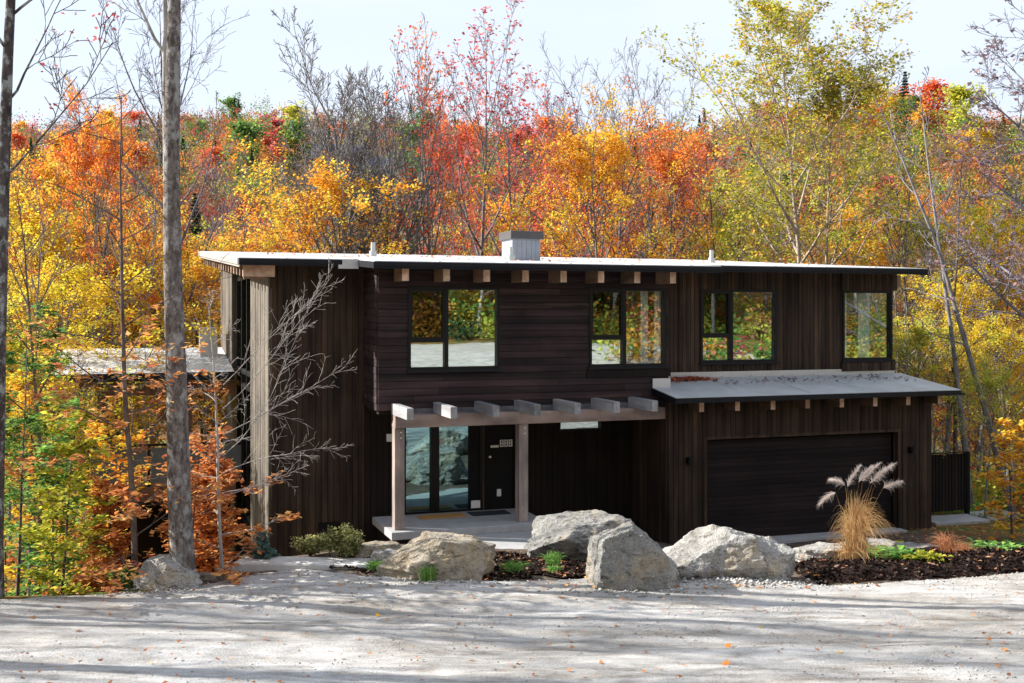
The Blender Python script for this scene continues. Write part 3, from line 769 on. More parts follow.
def rock(px, Y, w, h, dpt, planes, mat, label, seed, sink=.25, **k):
    x = at(px, Y); z = H(x, Y)
    return boulder((x, Y, z+h*(.5-sink)), (w/2, dpt/2, h/2*(1+sink)), planes, mat, label, seed, **k)

rock(443, 17.35, 1.78, .84, 1.15, [((-.62, -.1, .8), .72), ((.1, 0, 1), .72), ((.6, 0, .8), .84), ((1, -.15, .12), .84), ((.1, -1, .25), .76), ((-.5, -.8, .5), .78)], 'rock_tan',
     'large rounded tan boulder in front of the porch with a low left slope', 11)
rock(584, 19.4, 2.12, 1.02, 1.3, [((-.05, -.05, 1), .72), ((-.7, -.3, .7), .72), ((1, 0, .2), .85), ((.4, -1, .1), .75), ((-.3, -.9, -.5), .62), ((.3, -.8, .6), .8)], 'rock_grey',
     'flat topped grey boulder lying farthest back by the porch steps', 5)
rock(631, 16.35, 1.32, 1.12, .95, [((.66, -.05, .75), .70), ((-.35, 0, 1), .84), ((-.1, -1, .12), .62), ((-1, -.15, .12), .80), ((.7, -.9, .25), .80)], 'rock_grey',
     'tall upright grey boulder with a pointed top and flat front face beside the gravel', 8, rough=.075)
rock(719, 17.0, 1.66, .98, 1.1, [((-.55, -.25, .8), .66), ((.3, .1, 1), .84), ((0, -.85, -.55), .62), ((-.1, -1, .3), .74), ((1, -.1, .3), .84)], 'rock_pale',
     'large pale jagged boulder in front of the left half of the garage door', 21, rough=.09)
rock(765, 16.95, .82, .72, .7, [((.3, -.2, 1), .74), ((.5, -.8, .4), .72), ((-.3, -1, -.1), .75)], 'rock_pale',
     'smaller pale cracked boulder leaning on the right side of the jagged boulder', 33, rough=.11)
rock(166, 16.75, .90, .62, .75, [((.62, -.1, .75), .68), ((-.35, -.9, .25), .66), ((-.2, .1, 1), .82), ((.4, -1, .2), .75)], 'rock_pale',
     'grey and brown boulder at the foot of the big maple trunk on the left', 14)
for px, Y, w_, h_, mt, lb, sd_ in (
    (818, 18.6, .95, .42, 'rock_pale', 'low white rock on the mulch before the garage threshold', 41),
    (868, 19.5, 1.15, .48, 'rock_grey', 'rounded grey rock behind the tall ornamental grass', 42),
    (905, 20.0, .8, .34, 'rock_grey', 'low grey rock right of the green hosta leaves near the garage corner', 43),
    (925, 20.8, .9, .30, 'rock_pale', 'flat pale rock at the right garage corner', 44),
    (377, 18.6, .70, .34, 'rock_tan', 'small tan rock left of the rounded tan boulder', 45),
    (389, 18.1, .50, .30, 'rock_pale', 'small white rock between the tan rock and the rounded tan boulder', 46),
    (228, 17.5, .34, .20, 'rock_pale', 'small white stone on the gravel edge nearest the stone slab', 47),
    (207, 17.4, .42, .18, 'rock_grey', 'small grey stone right of the big maple trunk foot', 48),
    (990, 20.6, .8, .26, 'rock_pale', 'flat pale rock among the green ground cover at the right edge', 49),
    (850, 19.0, .5, .24, 'rock_pale', 'small pale rock right beside the ornamental grass', 50),
    ): rock(px, Y, w_, h_, w_*.7, [((0, 0, 1), .78)], mt, lb, sd_, sub=5, cat='rock', name='rock', group='small rocks edging the beds')

# ---------------------------------------------------------------- trees
def tubes_np(polys, nside):
    """polys: list of (pts list, radii list) -> V, F quads"""
    Vs = []; Fs = []; base = 0
    ang = np.arange(nside)*2*np.pi/nside; ca, sa = np.cos(ang), np.sin(ang)
    for pts, rad in polys:
        P = np.asarray(pts, float); r = np.asarray(rad, float); k = len(P)
        d = np.gradient(P, axis=0); d /= np.linalg.norm(d, axis=1)[:, None]+1e-9
        ref = np.array([0, 0, 1.]) if abs(d[0, 2]) < .9 else np.array([1., 0, 0])
        a = np.cross(d, ref); a /= np.linalg.norm(a, axis=1)[:, None]+1e-9; b = np.cross(d, a)
        V = P[:, None, :]+r[:, None, None]*(a[:, None, :]*ca[None, :, None]+b[:, None, :]*sa[None, :, None])
        Vs.append(V.reshape(-1, 3))
        I = base+np.arange(k*nside).reshape(k, nside); J = np.roll(I, -1, axis=1)
        Fs.append(np.stack([I[:-1].ravel(), J[:-1].ravel(), J[1:].ravel(), I[1:].ravel()], 1)); base += k*nside
    return np.concatenate(Vs), np.concatenate(Fs)
def leaves_np(C, size, rng, tone, flat=.5, aspect=1.0, droop=0.):
    n = len(C)
    nrm = rng.normal(size=(n, 3)); nrm[:, 2] += flat*2.2*np.sign(nrm[:, 2]+.2)
    nrm /= np.linalg.norm(nrm, axis=1)[:, None]
    a = np.cross(nrm, rng.normal(size=(n, 3))); a /= np.linalg.norm(a, axis=1)[:, None]+1e-9; b = np.cross(nrm, a)
    s = size*rng.uniform(.6, 1.35, n)[:, None]
    la = a*s*.5*aspect; lb = b*s*.5/aspect**.5
    fold = nrm*s*.12
    V = np.stack([C-la, C-lb*.9+fold+la*.1, C+la, C+lb*.9+fold+la*.1], 1).reshape(-1, 3)
    return V, np.arange(4*n).reshape(n, 4)
class Tree:
    def __init__(s, seed): s.rng = np.random.default_rng(seed); s.thick = []; s.thin = []; s.tw = []
    def branch(s, p, d, L, r, lev, P, endr=.12):
        rng = s.rng; n = P['seg'][min(lev, len(P['seg'])-1)]
        pts = [np.array(p, float)]; dirs = [np.array(d, float)/np.linalg.norm(d)]; st = L/n
        wig = P['wig'][min(lev, len(P['wig'])-1)]; up = P['up'][min(lev, len(P['up'])-1)]
        for i in range(n):
            dd = dirs[-1]+rng.normal(size=3)*wig+np.array([0, 0, up]); dd /= np.linalg.norm(dd)
            dirs.append(dd); pts.append(pts[-1]+dd*st)
        rad = [max(P.get('minr', .004), r*(1-(1-endr)*(i/n)**P.get('tp', .9))) for i in range(n+1)]
        if lev == 0 and P.get('flare', 1): rad[0] *= 1.22
        (s.thick if lev <= 1 else s.thin).append((pts, rad))
        if lev >= P['lev']:
            s.tw.append((np.array(pts), lev)); return
        if lev >= P.get('leaf_from', P['lev']): s.tw.append((np.array(pts), lev))
        k = P['kids'][lev]; t0 = P['t0'][lev]
        ph = rng.uniform(0, 6.28)
        for i in range(k):
            t = t0+(1-t0)*((i+rng.uniform(.1, .9))/k); t = min(t, .985)
            x = t*n; j = int(x); f = x-j
            q = pts[j]*(1-f)+pts[j+1]*f; dq = dirs[j+1]
            ph += 2.4+rng.uniform(-.4, .4)
            ref = np.array([0, 0, 1.]) if abs(dq[2]) < .95 else np.array([1., 0, 0])
            a = np.cross(dq, ref); a /= np.linalg.norm(a); b = np.cross(dq, a)
            an = math.radians(P['ang'][lev]*rng.uniform(.75, 1.25)*(1.12-.35*t))
            nd = dq*math.cos(an)+(a*math.cos(ph)+b*math.sin(ph))*math.sin(an)
            if lev >= 1: nd[2] = nd[2]*P.get('plane', .8)+.05
            sh = P['shape'](t) if lev == 0 else (1.05-.55*t)
            LL = L*P['len'][lev]*sh*rng.uniform(.7, 1.2)
            rr = min(rad[j]*.75, r*P['rr'][lev]*(.5+.5*sh)*rng.uniform(.8, 1.1))
            s.branch(q, nd, LL, rr, lev+1, P)
    def leaf_pts(s, per, jit, skip=0.):
        out = []; tone = []
        for pts, lev in s.tw:
            if s.rng.random() < skip: continue
            base = s.rng.normal(.5, .27)
            k = s.rng.poisson(per)
            if k == 0: continue
            t = s.rng.uniform(.1, 1.0, k)*(len(pts)-1); j = np.minimum(t.astype(int), len(pts)-2); f = (t-j)[:, None]
            q = pts[j]*(1-f)+pts[j+1]*f+s.rng.normal(size=(k, 3))*np.array([jit, jit, jit*.6])
            out.append(q); tone.append(np.clip(base+s.rng.normal(0, .16, k), 0, 1))
        if not out: return np.zeros((0, 3)), np.zeros(0)
        return np.concatenate(out), np.concatenate(tone)
MAPLE = dict(lev=3, seg=[12, 7, 4, 3], wig=[.045, .12, .16, .2], up=[.015, .05, .03, .0], kids=[26, 7, 4], t0=[.3, .18, .15],
             ang=[52, 48, 45], len=[.36, .45, .5], rr=[.30, .5, .5], shape=lambda t: .35+1.1*math.sin(math.pi*min(1, (t-.2)/.85+.12)), minr=.008)
BARE = dict(lev=4, seg=[12, 8, 6, 4, 3], wig=[.04, .07, .09, .12, .15], up=[.02, .10, .06, .05, .03], kids=[13, 6, 5, 4], t0=[.32, .22, .15, .15],
            ang=[38, 34, 38, 40], len=[.46, .46, .5, .55], rr=[.36, .42, .45, .5], shape=lambda t: 1.25-.75*t, minr=.0075, plane=1.0)
def var(P, **k): d = dict(P); d.update(k); return d
def make_tree(name, seed, height, r, P, barkm, leafm=None, per=0, size=.14, jit=.2, skip=0., label=None, cat='tree', group=None, lean=(0, 0), flat=.5, loc=(0, 0, 0), stems=None, aspect=1.0, nside=7, thinside=3, crown='crown', extra=None):
    T = Tree(seed)
    if stems:
        for (ox, oy, lx, ly, hh, rr_) in stems: T.branch((ox, oy, -.3), (lx, ly, 1), hh, rr_, 0, P)
    else: T.branch((0, 0, -.3), (lean[0], lean[1], 1), height+.3, r, 0, P)
    if extra: extra(T, P)
    root = empty(name, loc, 0, label, cat, group)
    V, F = tubes_np(T.thick, nside)
    top = max(V[:, 2].max(), max([p[:, 2].max() for p, _ in T.tw] or [0])); SC = height/top; V = V*SC
    if T.thin:
        V2, F2 = tubes_np(T.thin, thinside); V2 = V2*SC
        V = np.concatenate([V, V2]); F = np.concatenate([F, F2+len(V)-len(V2)])
    mesh_np('trunk', V, F, M[barkm], root, smooth=True, tone=np.full(len(F), .5))
    if leafm:
        C, tone = T.leaf_pts(per, jit, skip)
        if len(C):
            LV_, LF = leaves_np(C*SC, size, T.rng, tone, flat, aspect)
            mesh_np(crown, LV_, LF, M[leafm], root, tone=tone)
    return root
def setmat(root, part, mat):
    for c in root.children:
        if c.name.split('.')[0] == part:
            for sl in c.material_slots: sl.link = 'OBJECT'; sl.material = M[mat]
def hide_proto(o):    # prototypes are moved to their own place in the wood, never hidden
    pass
used = {}
def place(proto, X, Y, sc=1.0, rz=None, leaf=None, barkm=None, label=None, group=None, sz=None, dz=0., name=None):
    o = proto if proto.name not in used else copy_tree(proto)
    used[proto.name] = 1
    o.location = (X, Y, H(X, Y)+dz); o.rotation_euler = (0, 0, random.uniform(0, 6.28) if rz is None else rz)
    s = sz or sc; o.scale = (sc, sc, s)
    if leaf: setmat(o, 'crown', 'leaf_'+leaf)
    if barkm: setmat(o, 'trunk', barkm)
    if label: o['label'] = label
    if group is not None: o['group'] = group
    elif 'group' in o.keys(): del o['group']
    return o
random.seed(11)
# forest prototypes, about 14 m high
mp = [make_tree('maple_tree', 100+i, 14, .17, var(MAPLE, kids=[k0, 7, 4], t0=[t, .18, .15]), 'bark_grey', 'leaf_orange', per=p, size=.105, jit=.20, skip=.42, label='maple with its crown in autumn leaf', cat='tree')
      for i, (k0, t, p) in enumerate(((22, .42, 40), (20, .48, 34), (26, .22, 34), (19, .40, 28)))]
bare = [make_tree('bare_tree', 200+i, 17, .20, var(BARE, kids=[k0, 6, 5, 4], t0=[t, .2, .15, .15]), 'bark_grey', None, label='bare autumn tree by itself', cat='tree')
        for i, (k0, t) in enumerate(((12, .34), (14, .42), (10, .28)))]
pole = [make_tree('bare_tree', 230+i, 16, .12, var(BARE, lev=3, kids=[14, 5, 4], t0=[.35, .2, .15], ang=[45, 40, 40], len=[.26, .45, .5], minr=.008), 'bark_dark', None, label='pole autumn tree by itself', cat='tree') for i in range(3)]
sparse = [make_tree('maple_tree', 250+i, 15, .16, var(BARE, lev=3, kids=[16, 6, 5], t0=[.3, .2, .15], len=[.40, .48, .5], minr=.009), 'bark_grey', 'leaf_red', per=13, size=.11, jit=.2, skip=.72, label='sparse autumn tree by itself', cat='tree') for i in range(2)]
print('protos')
def topY(px, Y, py): # height of a tree at (px, Y) whose top shows at py
    X = at(px, Y); return EYE+(312-py)/1120*Y-H(X, Y)
def plant(proto, base, px, Y, py, **k):
    h = topY(px, Y, py); w = k.pop('w', 1.0); return place(proto, at(px, Y), Y, h/base*w, sz=h/base, **k)

# ---- named trees behind the house
BIG = make_tree('bare_tree', 301, 21, .2, var(BARE, kids=[13, 8, 6, 4], t0=[.44, .2, .15, .15], ang=[32, 34, 38, 40], len=[.42, .46, .5, .55], rr=[.5, .5, .5, .5], wig=[.018, .06, .09, .12, .15], minr=.014), 'bark_grey', None,
    stems=[(0, 0, -.01, 0, 20.6, .38), (.5, .1, .05, 0, 19.4, .30), (-.45, .2, -.09, 0, 18, .28)], nside=8,
    label='tall wide bare grey tree with several stems, standing above the roof left of the chimney', cat='tree')
plant(BIG, 21, 362, 43, 12, rz=0)
plant(bare[2], 17, 300, 62, 62, barkm='bark_grey', label='bare grey tree at some distance left of the wide bare tree', rz=.7)
plant(pole[2], 16, 425, 50, 40, barkm='bark_grey', label='slender bare grey tree just right of the wide bare tree', rz=2)
plant(bare[0], 17, 640, 58, 45, barkm='bark_grey', label='bare grey crown over the orange maples left of the open sky', rz=2.2)
o = plant(sparse[0], 15, 445, 44, 18, w=.7, rz=.6, leaf='red', barkm='bark_grey', label='leaning tall tree with a few red leaves left of the chimney')
o = make_tree('bare_tree', 303, 19, .19, var(BARE, kids=[12, 6, 5, 4], t0=[.45, .2, .15, .15], len=[.42, .46, .5, .55]), 'bark_grey', 'leaf_crimson', per=2.2, size=.11, jit=.15, skip=.5,
    label='tall nearly bare grey tree with reddish leaf tufts directly above the chimney', cat='tree')
place(o, at(498, 47), 47, topY(498, 47, 18)/19, rz=0)
plant(sparse[1], 15, 535, 52, 36, leaf='crimson', barkm='bark_mauve', label='nearly bare tree with reddish tufts right of the chimney, its branches reaching the open sky', rz=.5)
plant(mp[0], 14, 455, 62, 80, w=.42, leaf='red', label='bright red orange maple between two bare trees left of the chimney', rz=1)
plant(mp[1], 14, 296, 40, 138, w=.9, leaf='gold', label='golden orange maple above the left part of the main roof', rz=2)
plant(mp[2], 14, 556, 52, 86, w=.7, leaf='red', label='red orange maple rising just right of the chimney', rz=.3)
plant(mp[0], 14, 606, 46, 96, w=.75, leaf='gold', label='golden orange maple above the roof, second tree right of the chimney', rz=3)
plant(mp[3], 14, 655, 50, 90, w=.8, leaf='orange', label='orange maple above the roof left of the roof vent pipe', rz=1.4)
plant(mp[1], 14, 700, 54, 122, w=.7, leaf='russet', label='russet orange maple with dark trunk behind the second upper window', rz=4)
plant(pole[0], 16, 606, 48, 28, barkm='bark_mauve', label='thin bare tree top over the orange maples right of the chimney', rz=0)
plant(pole[1], 16, 634, 47, 34, barkm='bark_mauve', label='thin bare twin tree top just left of the open sky gap', rz=1)
plant(bare[1], 17, 585, 60, 60, barkm='bark_mauve', label='faint bare tree farther back behind the orange maples', rz=1)
BP = var(MAPLE, lev=4, kids=[17, 7, 5, 3], t0=[.42, .2, .15, .1], ang=[46, 45, 45, 45], len=[.27, .46, .5, .5], rr=[.36, .5, .5, .5], seg=[12, 8, 6, 4, 3], shape=lambda t: .45+.95*math.sin(math.pi*min(1, (t-.15)/.9+.1)), up=[.02, .07, .05, .02, 0], wig=[.05, .1, .12, .15, .2])
o = make_tree('birch_tree', 310, 19, .16, BP, 'bark_birch', 'leaf_birch', per=9, size=.12, jit=.17, skip=.25, stems=[(0, 0, -.04, 0, 17.6, .16), (.6, .1, .07, 0, 15.5, .12)],
    label='large airy yellow green tree with pale forked trunk rising into the sky on the right', cat='tree')
plant(o, 19, 806, 38, -12, rz=0)
plant(mp[2], 14, 764, 44, 146, w=.6, leaf='lime', label='lime green tree to the left under the large airy tree', rz=1)
plant(mp[3], 14, 735, 50, 178, w=.6, leaf='lime', label='low yellow green tree behind the third upper window', rz=3)
plant(mp[0], 14, 905, 40, 190, w=.8, leaf='gold', label='golden maple behind the right end of the main roof', rz=2)
plant(mp[1], 14, 870, 50, 180, w=.7, leaf='gold', label='golden orange maple right of the pale forked trunk', rz=5)
plant(mp[2], 14, 1010, 36, 168, leaf='yellow', label='yellow maple at the right edge below the purple twigs', rz=.4)
plant(mp[3], 14, 958, 45, 170, w=.7, leaf='orange', label='orange maple behind the leaning pale trunk on the right', rz=3.3)
plant(mp[0], 14, 945, 33, 262, leaf='yellow', label='low yellow tree right of the garage roof corner', rz=4.1)
plant(mp[1], 14, 905, 31, 310, leaf='lime', label='low lime tree just behind the garage roof corner', rz=1.1)
plant(mp[2], 14, 1015, 30, 300, leaf='yellow', label='yellow tree at the right edge over the ground cover', rz=.9)
plant(mp[3], 14, 985, 27, 355, leaf='lime', label='young lime green tree right of the black screen fence', rz=.9)
LEAN = make_tree('bare_tree', 320, 12, .095, var(BARE, lev=3, kids=[12, 4, 3], t0=[.35, .2, .15], ang=[62, 40, 40], len=[.11, .45, .5], rr=[.22, .4, .4], up=[.0, .05, .03, .02], minr=.008, wig=[.022, .12, .15, .2]), 'bark_grey', None, lean=(-.115, 0),
    label='pale slender trunk leaning left behind the black screen fence', cat='tree')
place(LEAN, at(972, 29), 29, .98, rz=0)
o = make_tree('bare_tree', 321, 11, .10, var(BARE, lev=3, kids=[12, 4, 3], t0=[.4, .2, .15], ang=[58, 40, 40], len=[.15, .45, .5], rr=[.25, .4, .4], up=[.0, .05, .03, .02], minr=.008, wig=[.03, .12, .15, .2]), 'bark_grey', None, lean=(-.21, 0),
    label='grey trunk leaning strongly left at the right edge', cat='tree')
place(o, at(1016, 28), 28, 1.0, rz=0)
PW = make_tree('bare_tree', 322, 13, .2, var(BARE, kids=[15, 7, 6, 5], t0=[.35, .15, .1, .1], ang=[62, 40, 40, 40], len=[.5, .5, .5, .5], up=[.02, .02, .03, .02, .02]), 'bark_mauve', 'leaf_purple', per=1.2, size=.10, jit=.06, skip=.3,
    label='mauve grey tree with dense fine twigs in the top right corner', cat='tree')
plant(PW, 13, 1078, 26, -75, rz=0)
for px, Y, py, k, lb in ((948, 40, 150, 0, 'dark thin trunk right of the garage roof, left of the pale leaning trunk'), (890, 36, 175, 1, 'dark thin trunk rising behind the corner window'),
                         (1003, 34, 190, 2, 'dark thin trunk near the right edge'), (520, 60, 150, 1, 'thin grey trunk right behind the chimney'), (720, 45, 120, 2, 'dark trunk over the gap between second and third upper window'),
                         (400, 52, 95, 0, 'thin grey trunk between the wide bare tree and the leaning red leaf tree'), (672, 56, 110, 2, 'thin trunk over the second upper window')):
    plant(pole[k], 16, px, Y, py, barkm='bark_brown' if k else 'bark_dark', label=lb)

# ---- left side wood
plant(mp[0], 14, 96, 34, 78, w=.45, leaf='orange', label='tall orange maple in the upper left corner of the wood', rz=1)
plant(mp[1], 14, 30, 38, 125, w=.7, leaf='gold', label='golden orange maple at the left edge behind the dark trunk', rz=1.7)
plant(mp[2], 14, 150, 40, 180, w=.55, leaf='gold', label='golden maple left of the big foreground maple trunk', rz=2.7)
lefts = [(60, 40, 190, 'yellow'), (130, 42, 205, 'yellow'), (15, 30, 225, 'yellow'), (215, 44, 205, 'gold'), (185, 40, 240, 'gold'), (262, 62, 205, 'orange'), (218, 38, 275, 'yellow'), (95, 38, 255, 'yellow'), (-20, 25, 300, 'lime'), (22, 25, 330, 'gold'), (-60, 34, 150, 'yellow'), (-75, 27, 260, 'gold'), (150, 47, 205, 'gold')]
names = ['yellow maple left of the bare saplings at mid height', 'yellow maple behind the left wing roof', 'yellow maple at the left edge at mid height', 'golden maple behind the left gable end of the main roof', 'golden maple right behind the big foreground trunk',
  'orange maple above the left corner of the main roof', 'low yellow tree seen under the left gable overhang', 'low yellow tree above the left wing roof', 'lime tree low at the left edge', 'low golden tree near the left edge', 'tall yellow maple just outside the left edge', 'golden maple just outside the left edge', 'golden maple deep in the wood left of the house']
for i, ((px, Y, py, lf), nm) in enumerate(zip(lefts, names)): plant(mp[i % 4], 14, px, Y, py, leaf=lf, label=nm)
plant(bare[0], 17, 178, 37, -45, barkm='bark_mauve', label='bare tree fanning its branches behind the big foreground maple trunk', rz=.5)
for px, Y, py, k, bm_, lb in ((120, 37, 60, 0, 'bark_dark', 'dark trunk in the wood, left of the big foreground maple trunk'), (86, 37, 130, 1, 'bark_dark', 'short dark trunk in the yellow leaves above the left wing roof'), (40, 21, 150, 2, 'bark_brown', 'very thin dark stem near the left edge'),
                              (30, 26, 170, 1, 'bark_mauve', 'thin grey trunk near the left edge of the wood'), (146, 36, 100, 2, 'bark_pale', 'pale thin trunk between the dark trunk and the big maple'), (206, 38, 200, 0, 'bark_brown', 'dark thin trunk under the left gable overhang'), (60, 38, 120, 0, 'bark_mauve', 'thin mauve trunk among the yellow maples on the left')):
    plant(pole[k], 16, px, Y, py, barkm=bm_, label=lb)

# ---- filler woods behind: counted trees in groups
G1 = 'leafy trees filling the valley wood behind the house'
rr = random.Random(5)
for i in range(40):
    Y = rr.uniform(56, 100); px = rr.choice((rr.uniform(-60, 225), rr.uniform(890, 1090)))
    lf = rr.choices(['orange', 'gold', 'yellow', 'lime', 'red', 'russet', 'crimson', 'green', 'sage'], [5, 5, 5, 3, 2, 3, 1, 2, 2])[0]
    place(rr.choice(mp), at(px, Y), Y, rr.uniform(9, 16)/14, leaf=lf, label='leafy autumn tree filling the valley wood far behind the house', group=G1)
for px, Y, py, lf in ((520, 60, 165, 'gold'), (575, 66, 140, 'crimson'), (625, 70, 150, 'red'), (668, 62, 158, 'gold'), (712, 68, 150, 'russet'), (745, 72, 170, 'orange'), (548, 72, 190, 'lime'), (850, 66, 190, 'orange'), (425, 75, 215, 'sage'), (470, 66, 225, 'lime'), (610, 56, 205, 'gold'), (330, 78, 228, 'lime')):
    plant(rr.choice(mp), 14, px, Y, py, w=.65, leaf=lf, label='leafy autumn tree whose top shows low over the house roof', group='leafy tree tops low over the roof')
G2 = 'bare trees mixed into the valley wood'
for i in range(44):
    Y = rr.uniform(52, 95); px = rr.uniform(-60, 1090)
    pr = rr.choice(bare+pole); plant(pr, 17, px, Y, rr.uniform(120, 215), barkm=rr.choice(['bark_mauve', 'bark_grey', 'bark_brown', 'bark_pale']), label='small bare grey tree in the valley wood far behind the house', group=G2)
# right wood, behind the garage down to the ground cover
for i in range(16):
    Y = rr.uniform(31, 56); px = rr.uniform(905, 1110)
    place(rr.choice(pole), at(px, Y), Y, rr.uniform(.6, .85), barkm=rr.choice(['bark_brown', 'bark_dark', 'bark_grey']), label='thin trunk in the wood right of the garage', group='thin trunks in the wood right of the garage')
for i in range(14):
    Y = rr.uniform(36, 60); px = rr.uniform(900, 1120); lf = rr.choice(['yellow', 'gold', 'lime', 'orange', 'gold'])
    place(rr.choice(mp), at(px, Y), Y, rr.uniform(.45, .8), leaf=lf, label='yellow or orange tree in the wood right of the garage', group='leafy trees in the wood right of the garage')
for i in range(14):
    Y = rr.uniform(36, 60); px = rr.uniform(-80, 235); lf = rr.choice(['yellow', 'gold', 'lime', 'orange', 'yellow'])
    place(rr.choice(mp), at(px, Y), Y, rr.uniform(.6, .95), leaf=lf, label='yellow or orange tree deep in the wood left of the house', group='leafy trees in the wood left of the house')

# trees around and behind the viewer: seen in the windows, and casting the long shadows on the drive
G3 = 'trees uphill behind the viewer, mirrored in the windows'
for i in range(84):
    X = rr.uniform(4, 80); Y = -7-rr.uniform(0, 1)**1.5*42
    place(mp[2] if i % 3 else mp[0], X, Y, rr.uniform(.75, 1.1), leaf=rr.choice(['orange', 'gold', 'beech', 'russet', 'lime', 'yellow', 'green']), label='autumn tree uphill mirrored in the window panes', group=G3)
for i in range(30):
    X = rr.uniform(26, 95); Y = rr.uniform(-24, 9)
    place(rr.choice(mp), X, Y, rr.uniform(.7, 1.1), leaf=rr.choice(['orange', 'gold', 'beech', 'lime', 'yellow', 'russet']), label='autumn tree uphill mirrored in the window panes', group=G3)
for i in range(10):
    X = rr.uniform(8, 50); Y = rr.uniform(-16, -5)
    place(rr.choice(pole), X, Y, rr.uniform(.8, 1), barkm='bark_dark', label='dark trunk uphill mirrored in the window panes', group='trunks uphill mirrored in the windows')
G4 = 'trees left of the drive casting long shadows'
for (X, Y, k, s_) in ((-15, 14.2, 0, .9), (-21, 17.6, 1, 1.0), (-27, 18.4, 2, 1.1), (-24, 15.6, 2, 1.1), (-32, 17.4, 0, 1.2), (-37, 18.9, 1, 1.2), (-9.5, 15.2, 1, .7), (-10.6, 17.2, 2, .75), (-8.8, 13.1, 0, .8), (-12.4, 16.3, 2, .8), (-15.5, 16.9, 1, .9)):
    place(pole[k], X, Y, s_, barkm='bark_grey', label='bare tree left of the drive casting a long shadow', group=G4)

# ---- foreground trees
T1 = make_tree('maple_tree', 401, 19, .215, var(BARE, kids=[9, 6, 5, 4], t0=[.62, .2, .15, .15], ang=[45, 38, 40, 40], len=[.3, .5, .5, .55], wig=[.024, .1, .12, .15], seg=[20, 8, 6, 4, 3]), 'bark_main', None, nside=16,
   label='big mottled maple trunk in the foreground left of the house', cat='tree')
place(T1, at(183, 16.95), 16.95, 1, rz=.3)
for (X, Y, k_) in ((-11.5, 13.6, .9), (-19, 16.4, 1.0), (-26, 18.6, 1.0)): place(T1, X, Y, k_, label='thick trunked maple left of the drive outside the frame, casting a broad shadow', group='thick maples left of the drive')
T1b = make_tree('maple_tree', 402, 14, .12, var(BARE, lev=3, kids=[8, 5, 4], t0=[.66, .2, .15], ang=[45, 38, 40], len=[.25, .5, .5], wig=[.012, .1, .12, .15], seg=[14, 8, 6, 4]), 'bark_pale', None, nside=10, lean=(-.028, 0),
   label='slimmer pale trunk close behind the big mottled maple trunk', cat='tree')
place(T1b, at(180, 17.6), 17.6, 1, rz=0)
T0 = make_tree('maple_tree', 403, 15, .17, var(BARE, lev=3, kids=[10, 6, 5], t0=[.42, .2, .15], ang=[58, 38, 40], len=[.2, .5, .5], rr=[.17, .42, .45], wig=[.004, .1, .12, .15], seg=[14, 8, 6, 4]), 'bark_dark', 'leaf_crimson', per=2.2, size=.075, jit=.08, skip=.5, nside=12, lean=(.022, 0),
   label='dark lichen spotted trunk cut by the left edge', cat='tree')
place(T0, at(-9, 16), 16, 1, rz=0)
# beech saplings with orange leaves on flat sprays
BE = dict(lev=3, seg=[14, 7, 4, 3], wig=[.02, .10, .14, .2], up=[.01, .015, .0, .0], kids=[30, 9, 5], t0=[.06, .15, .1], ang=[68, 45, 42], len=[.30, .42, .42], rr=[.28, .45, .5], shape=lambda t: 1.0-.55*t, minr=.0026, plane=.35, tp=1.0)
def lowleaf(zmax, full):
    """keeps leaves only low on the sapling"""
    def f(T, P):
        keep = []
        for pts, lev in T.tw:
            z = pts[:, 2].mean()
            p = 1 if z < full else max(0, 1-(z-full)/(zmax-full))
            if T.rng.random() < p: keep.append((pts, lev))
        T.tw = keep
    return f
o = make_tree('beech_sapling', 411, 8.2, .062, BE, 'bark_brown', 'leaf_beech', per=2.8, size=.088, jit=.05, flat=1.0, aspect=1.5, lean=(-.012, 0), extra=lowleaf(5.0, 3.0), loc=(0, 0, 0),
   label='slim beech sapling with orange leaves in front of the left wing', cat='tree')
o.location = (at(136, 17.2), 17.2, H(at(136, 17.2), 17.2))
def arch(T, P):
    for pts, rad in []: pass
    lowleaf(2.1, 1.3)(T, P)
    rng = T.rng
    Q = var(P, lev=3, kids=[0, 12, 6], up=[0, .02, .0, -.02], wig=[0, .07, .12, .16], ang=[0, 34, 40], len=[0, .34, .42], plane=1.0)
    n0 = len(T.tw)
    for (z, dx_, dz_, L_) in ((3.0, 1, .95, 2.6), (2.55, 1, .55, 2.1), (2.2, 1, .75, 2.3), (1.9, 1, .40, 1.9), (3.4, 1, 1.2, 2.2), (2.7, -1, .8, 1.4), (1.5, 1, .3, 1.3), (2.0, -1, .7, 1.3), (3.1, -.9, 1.0, 1.3)):
        T.branch((0, 0, z), (dx_, rng.uniform(-.35, .1), dz_), L_*1.15, .009, 1, Q)
    T.tw = T.tw[:n0]
o = make_tree('beech_sapling', 412, 4.9, .042, var(BE, kids=[20, 7, 4], len=[.26, .42, .42]), 'bark_twig', 'leaf_beech', per=3.2, size=.085, jit=.05, flat=1.0, aspect=1.5, extra=arch,
   label='pale sapling with bare arching twigs over the dark wall and rusty leaves low down', cat='tree')
o.location = (at(223, 17.7), 17.7, H(at(223, 17.7), 17.7)-.1)
def sapling(px, Y, h, leaf, label, seed, per=4.5, barkm='bark_dark', size=.085, r=.03, **k):
    o = make_tree('sapling', seed, h, r, var(BE, kids=[24, 8, 4], **k), barkm, 'leaf_'+leaf, per=per, size=size, jit=.06, flat=.9, aspect=1.4, label=label, cat='tree')
    o.location = (at(px, Y), Y, H(at(px, Y), Y)); return o
sapling(17, 17.3, 4.6, 'green', 'green leaved sapling with a dark stem at the lower left edge', 421, per=3.6)
sapling(52, 18.2, 3.6, 'bright', 'bright green leafy sapling beside the dark stem at the lower left', 422, per=3.6)
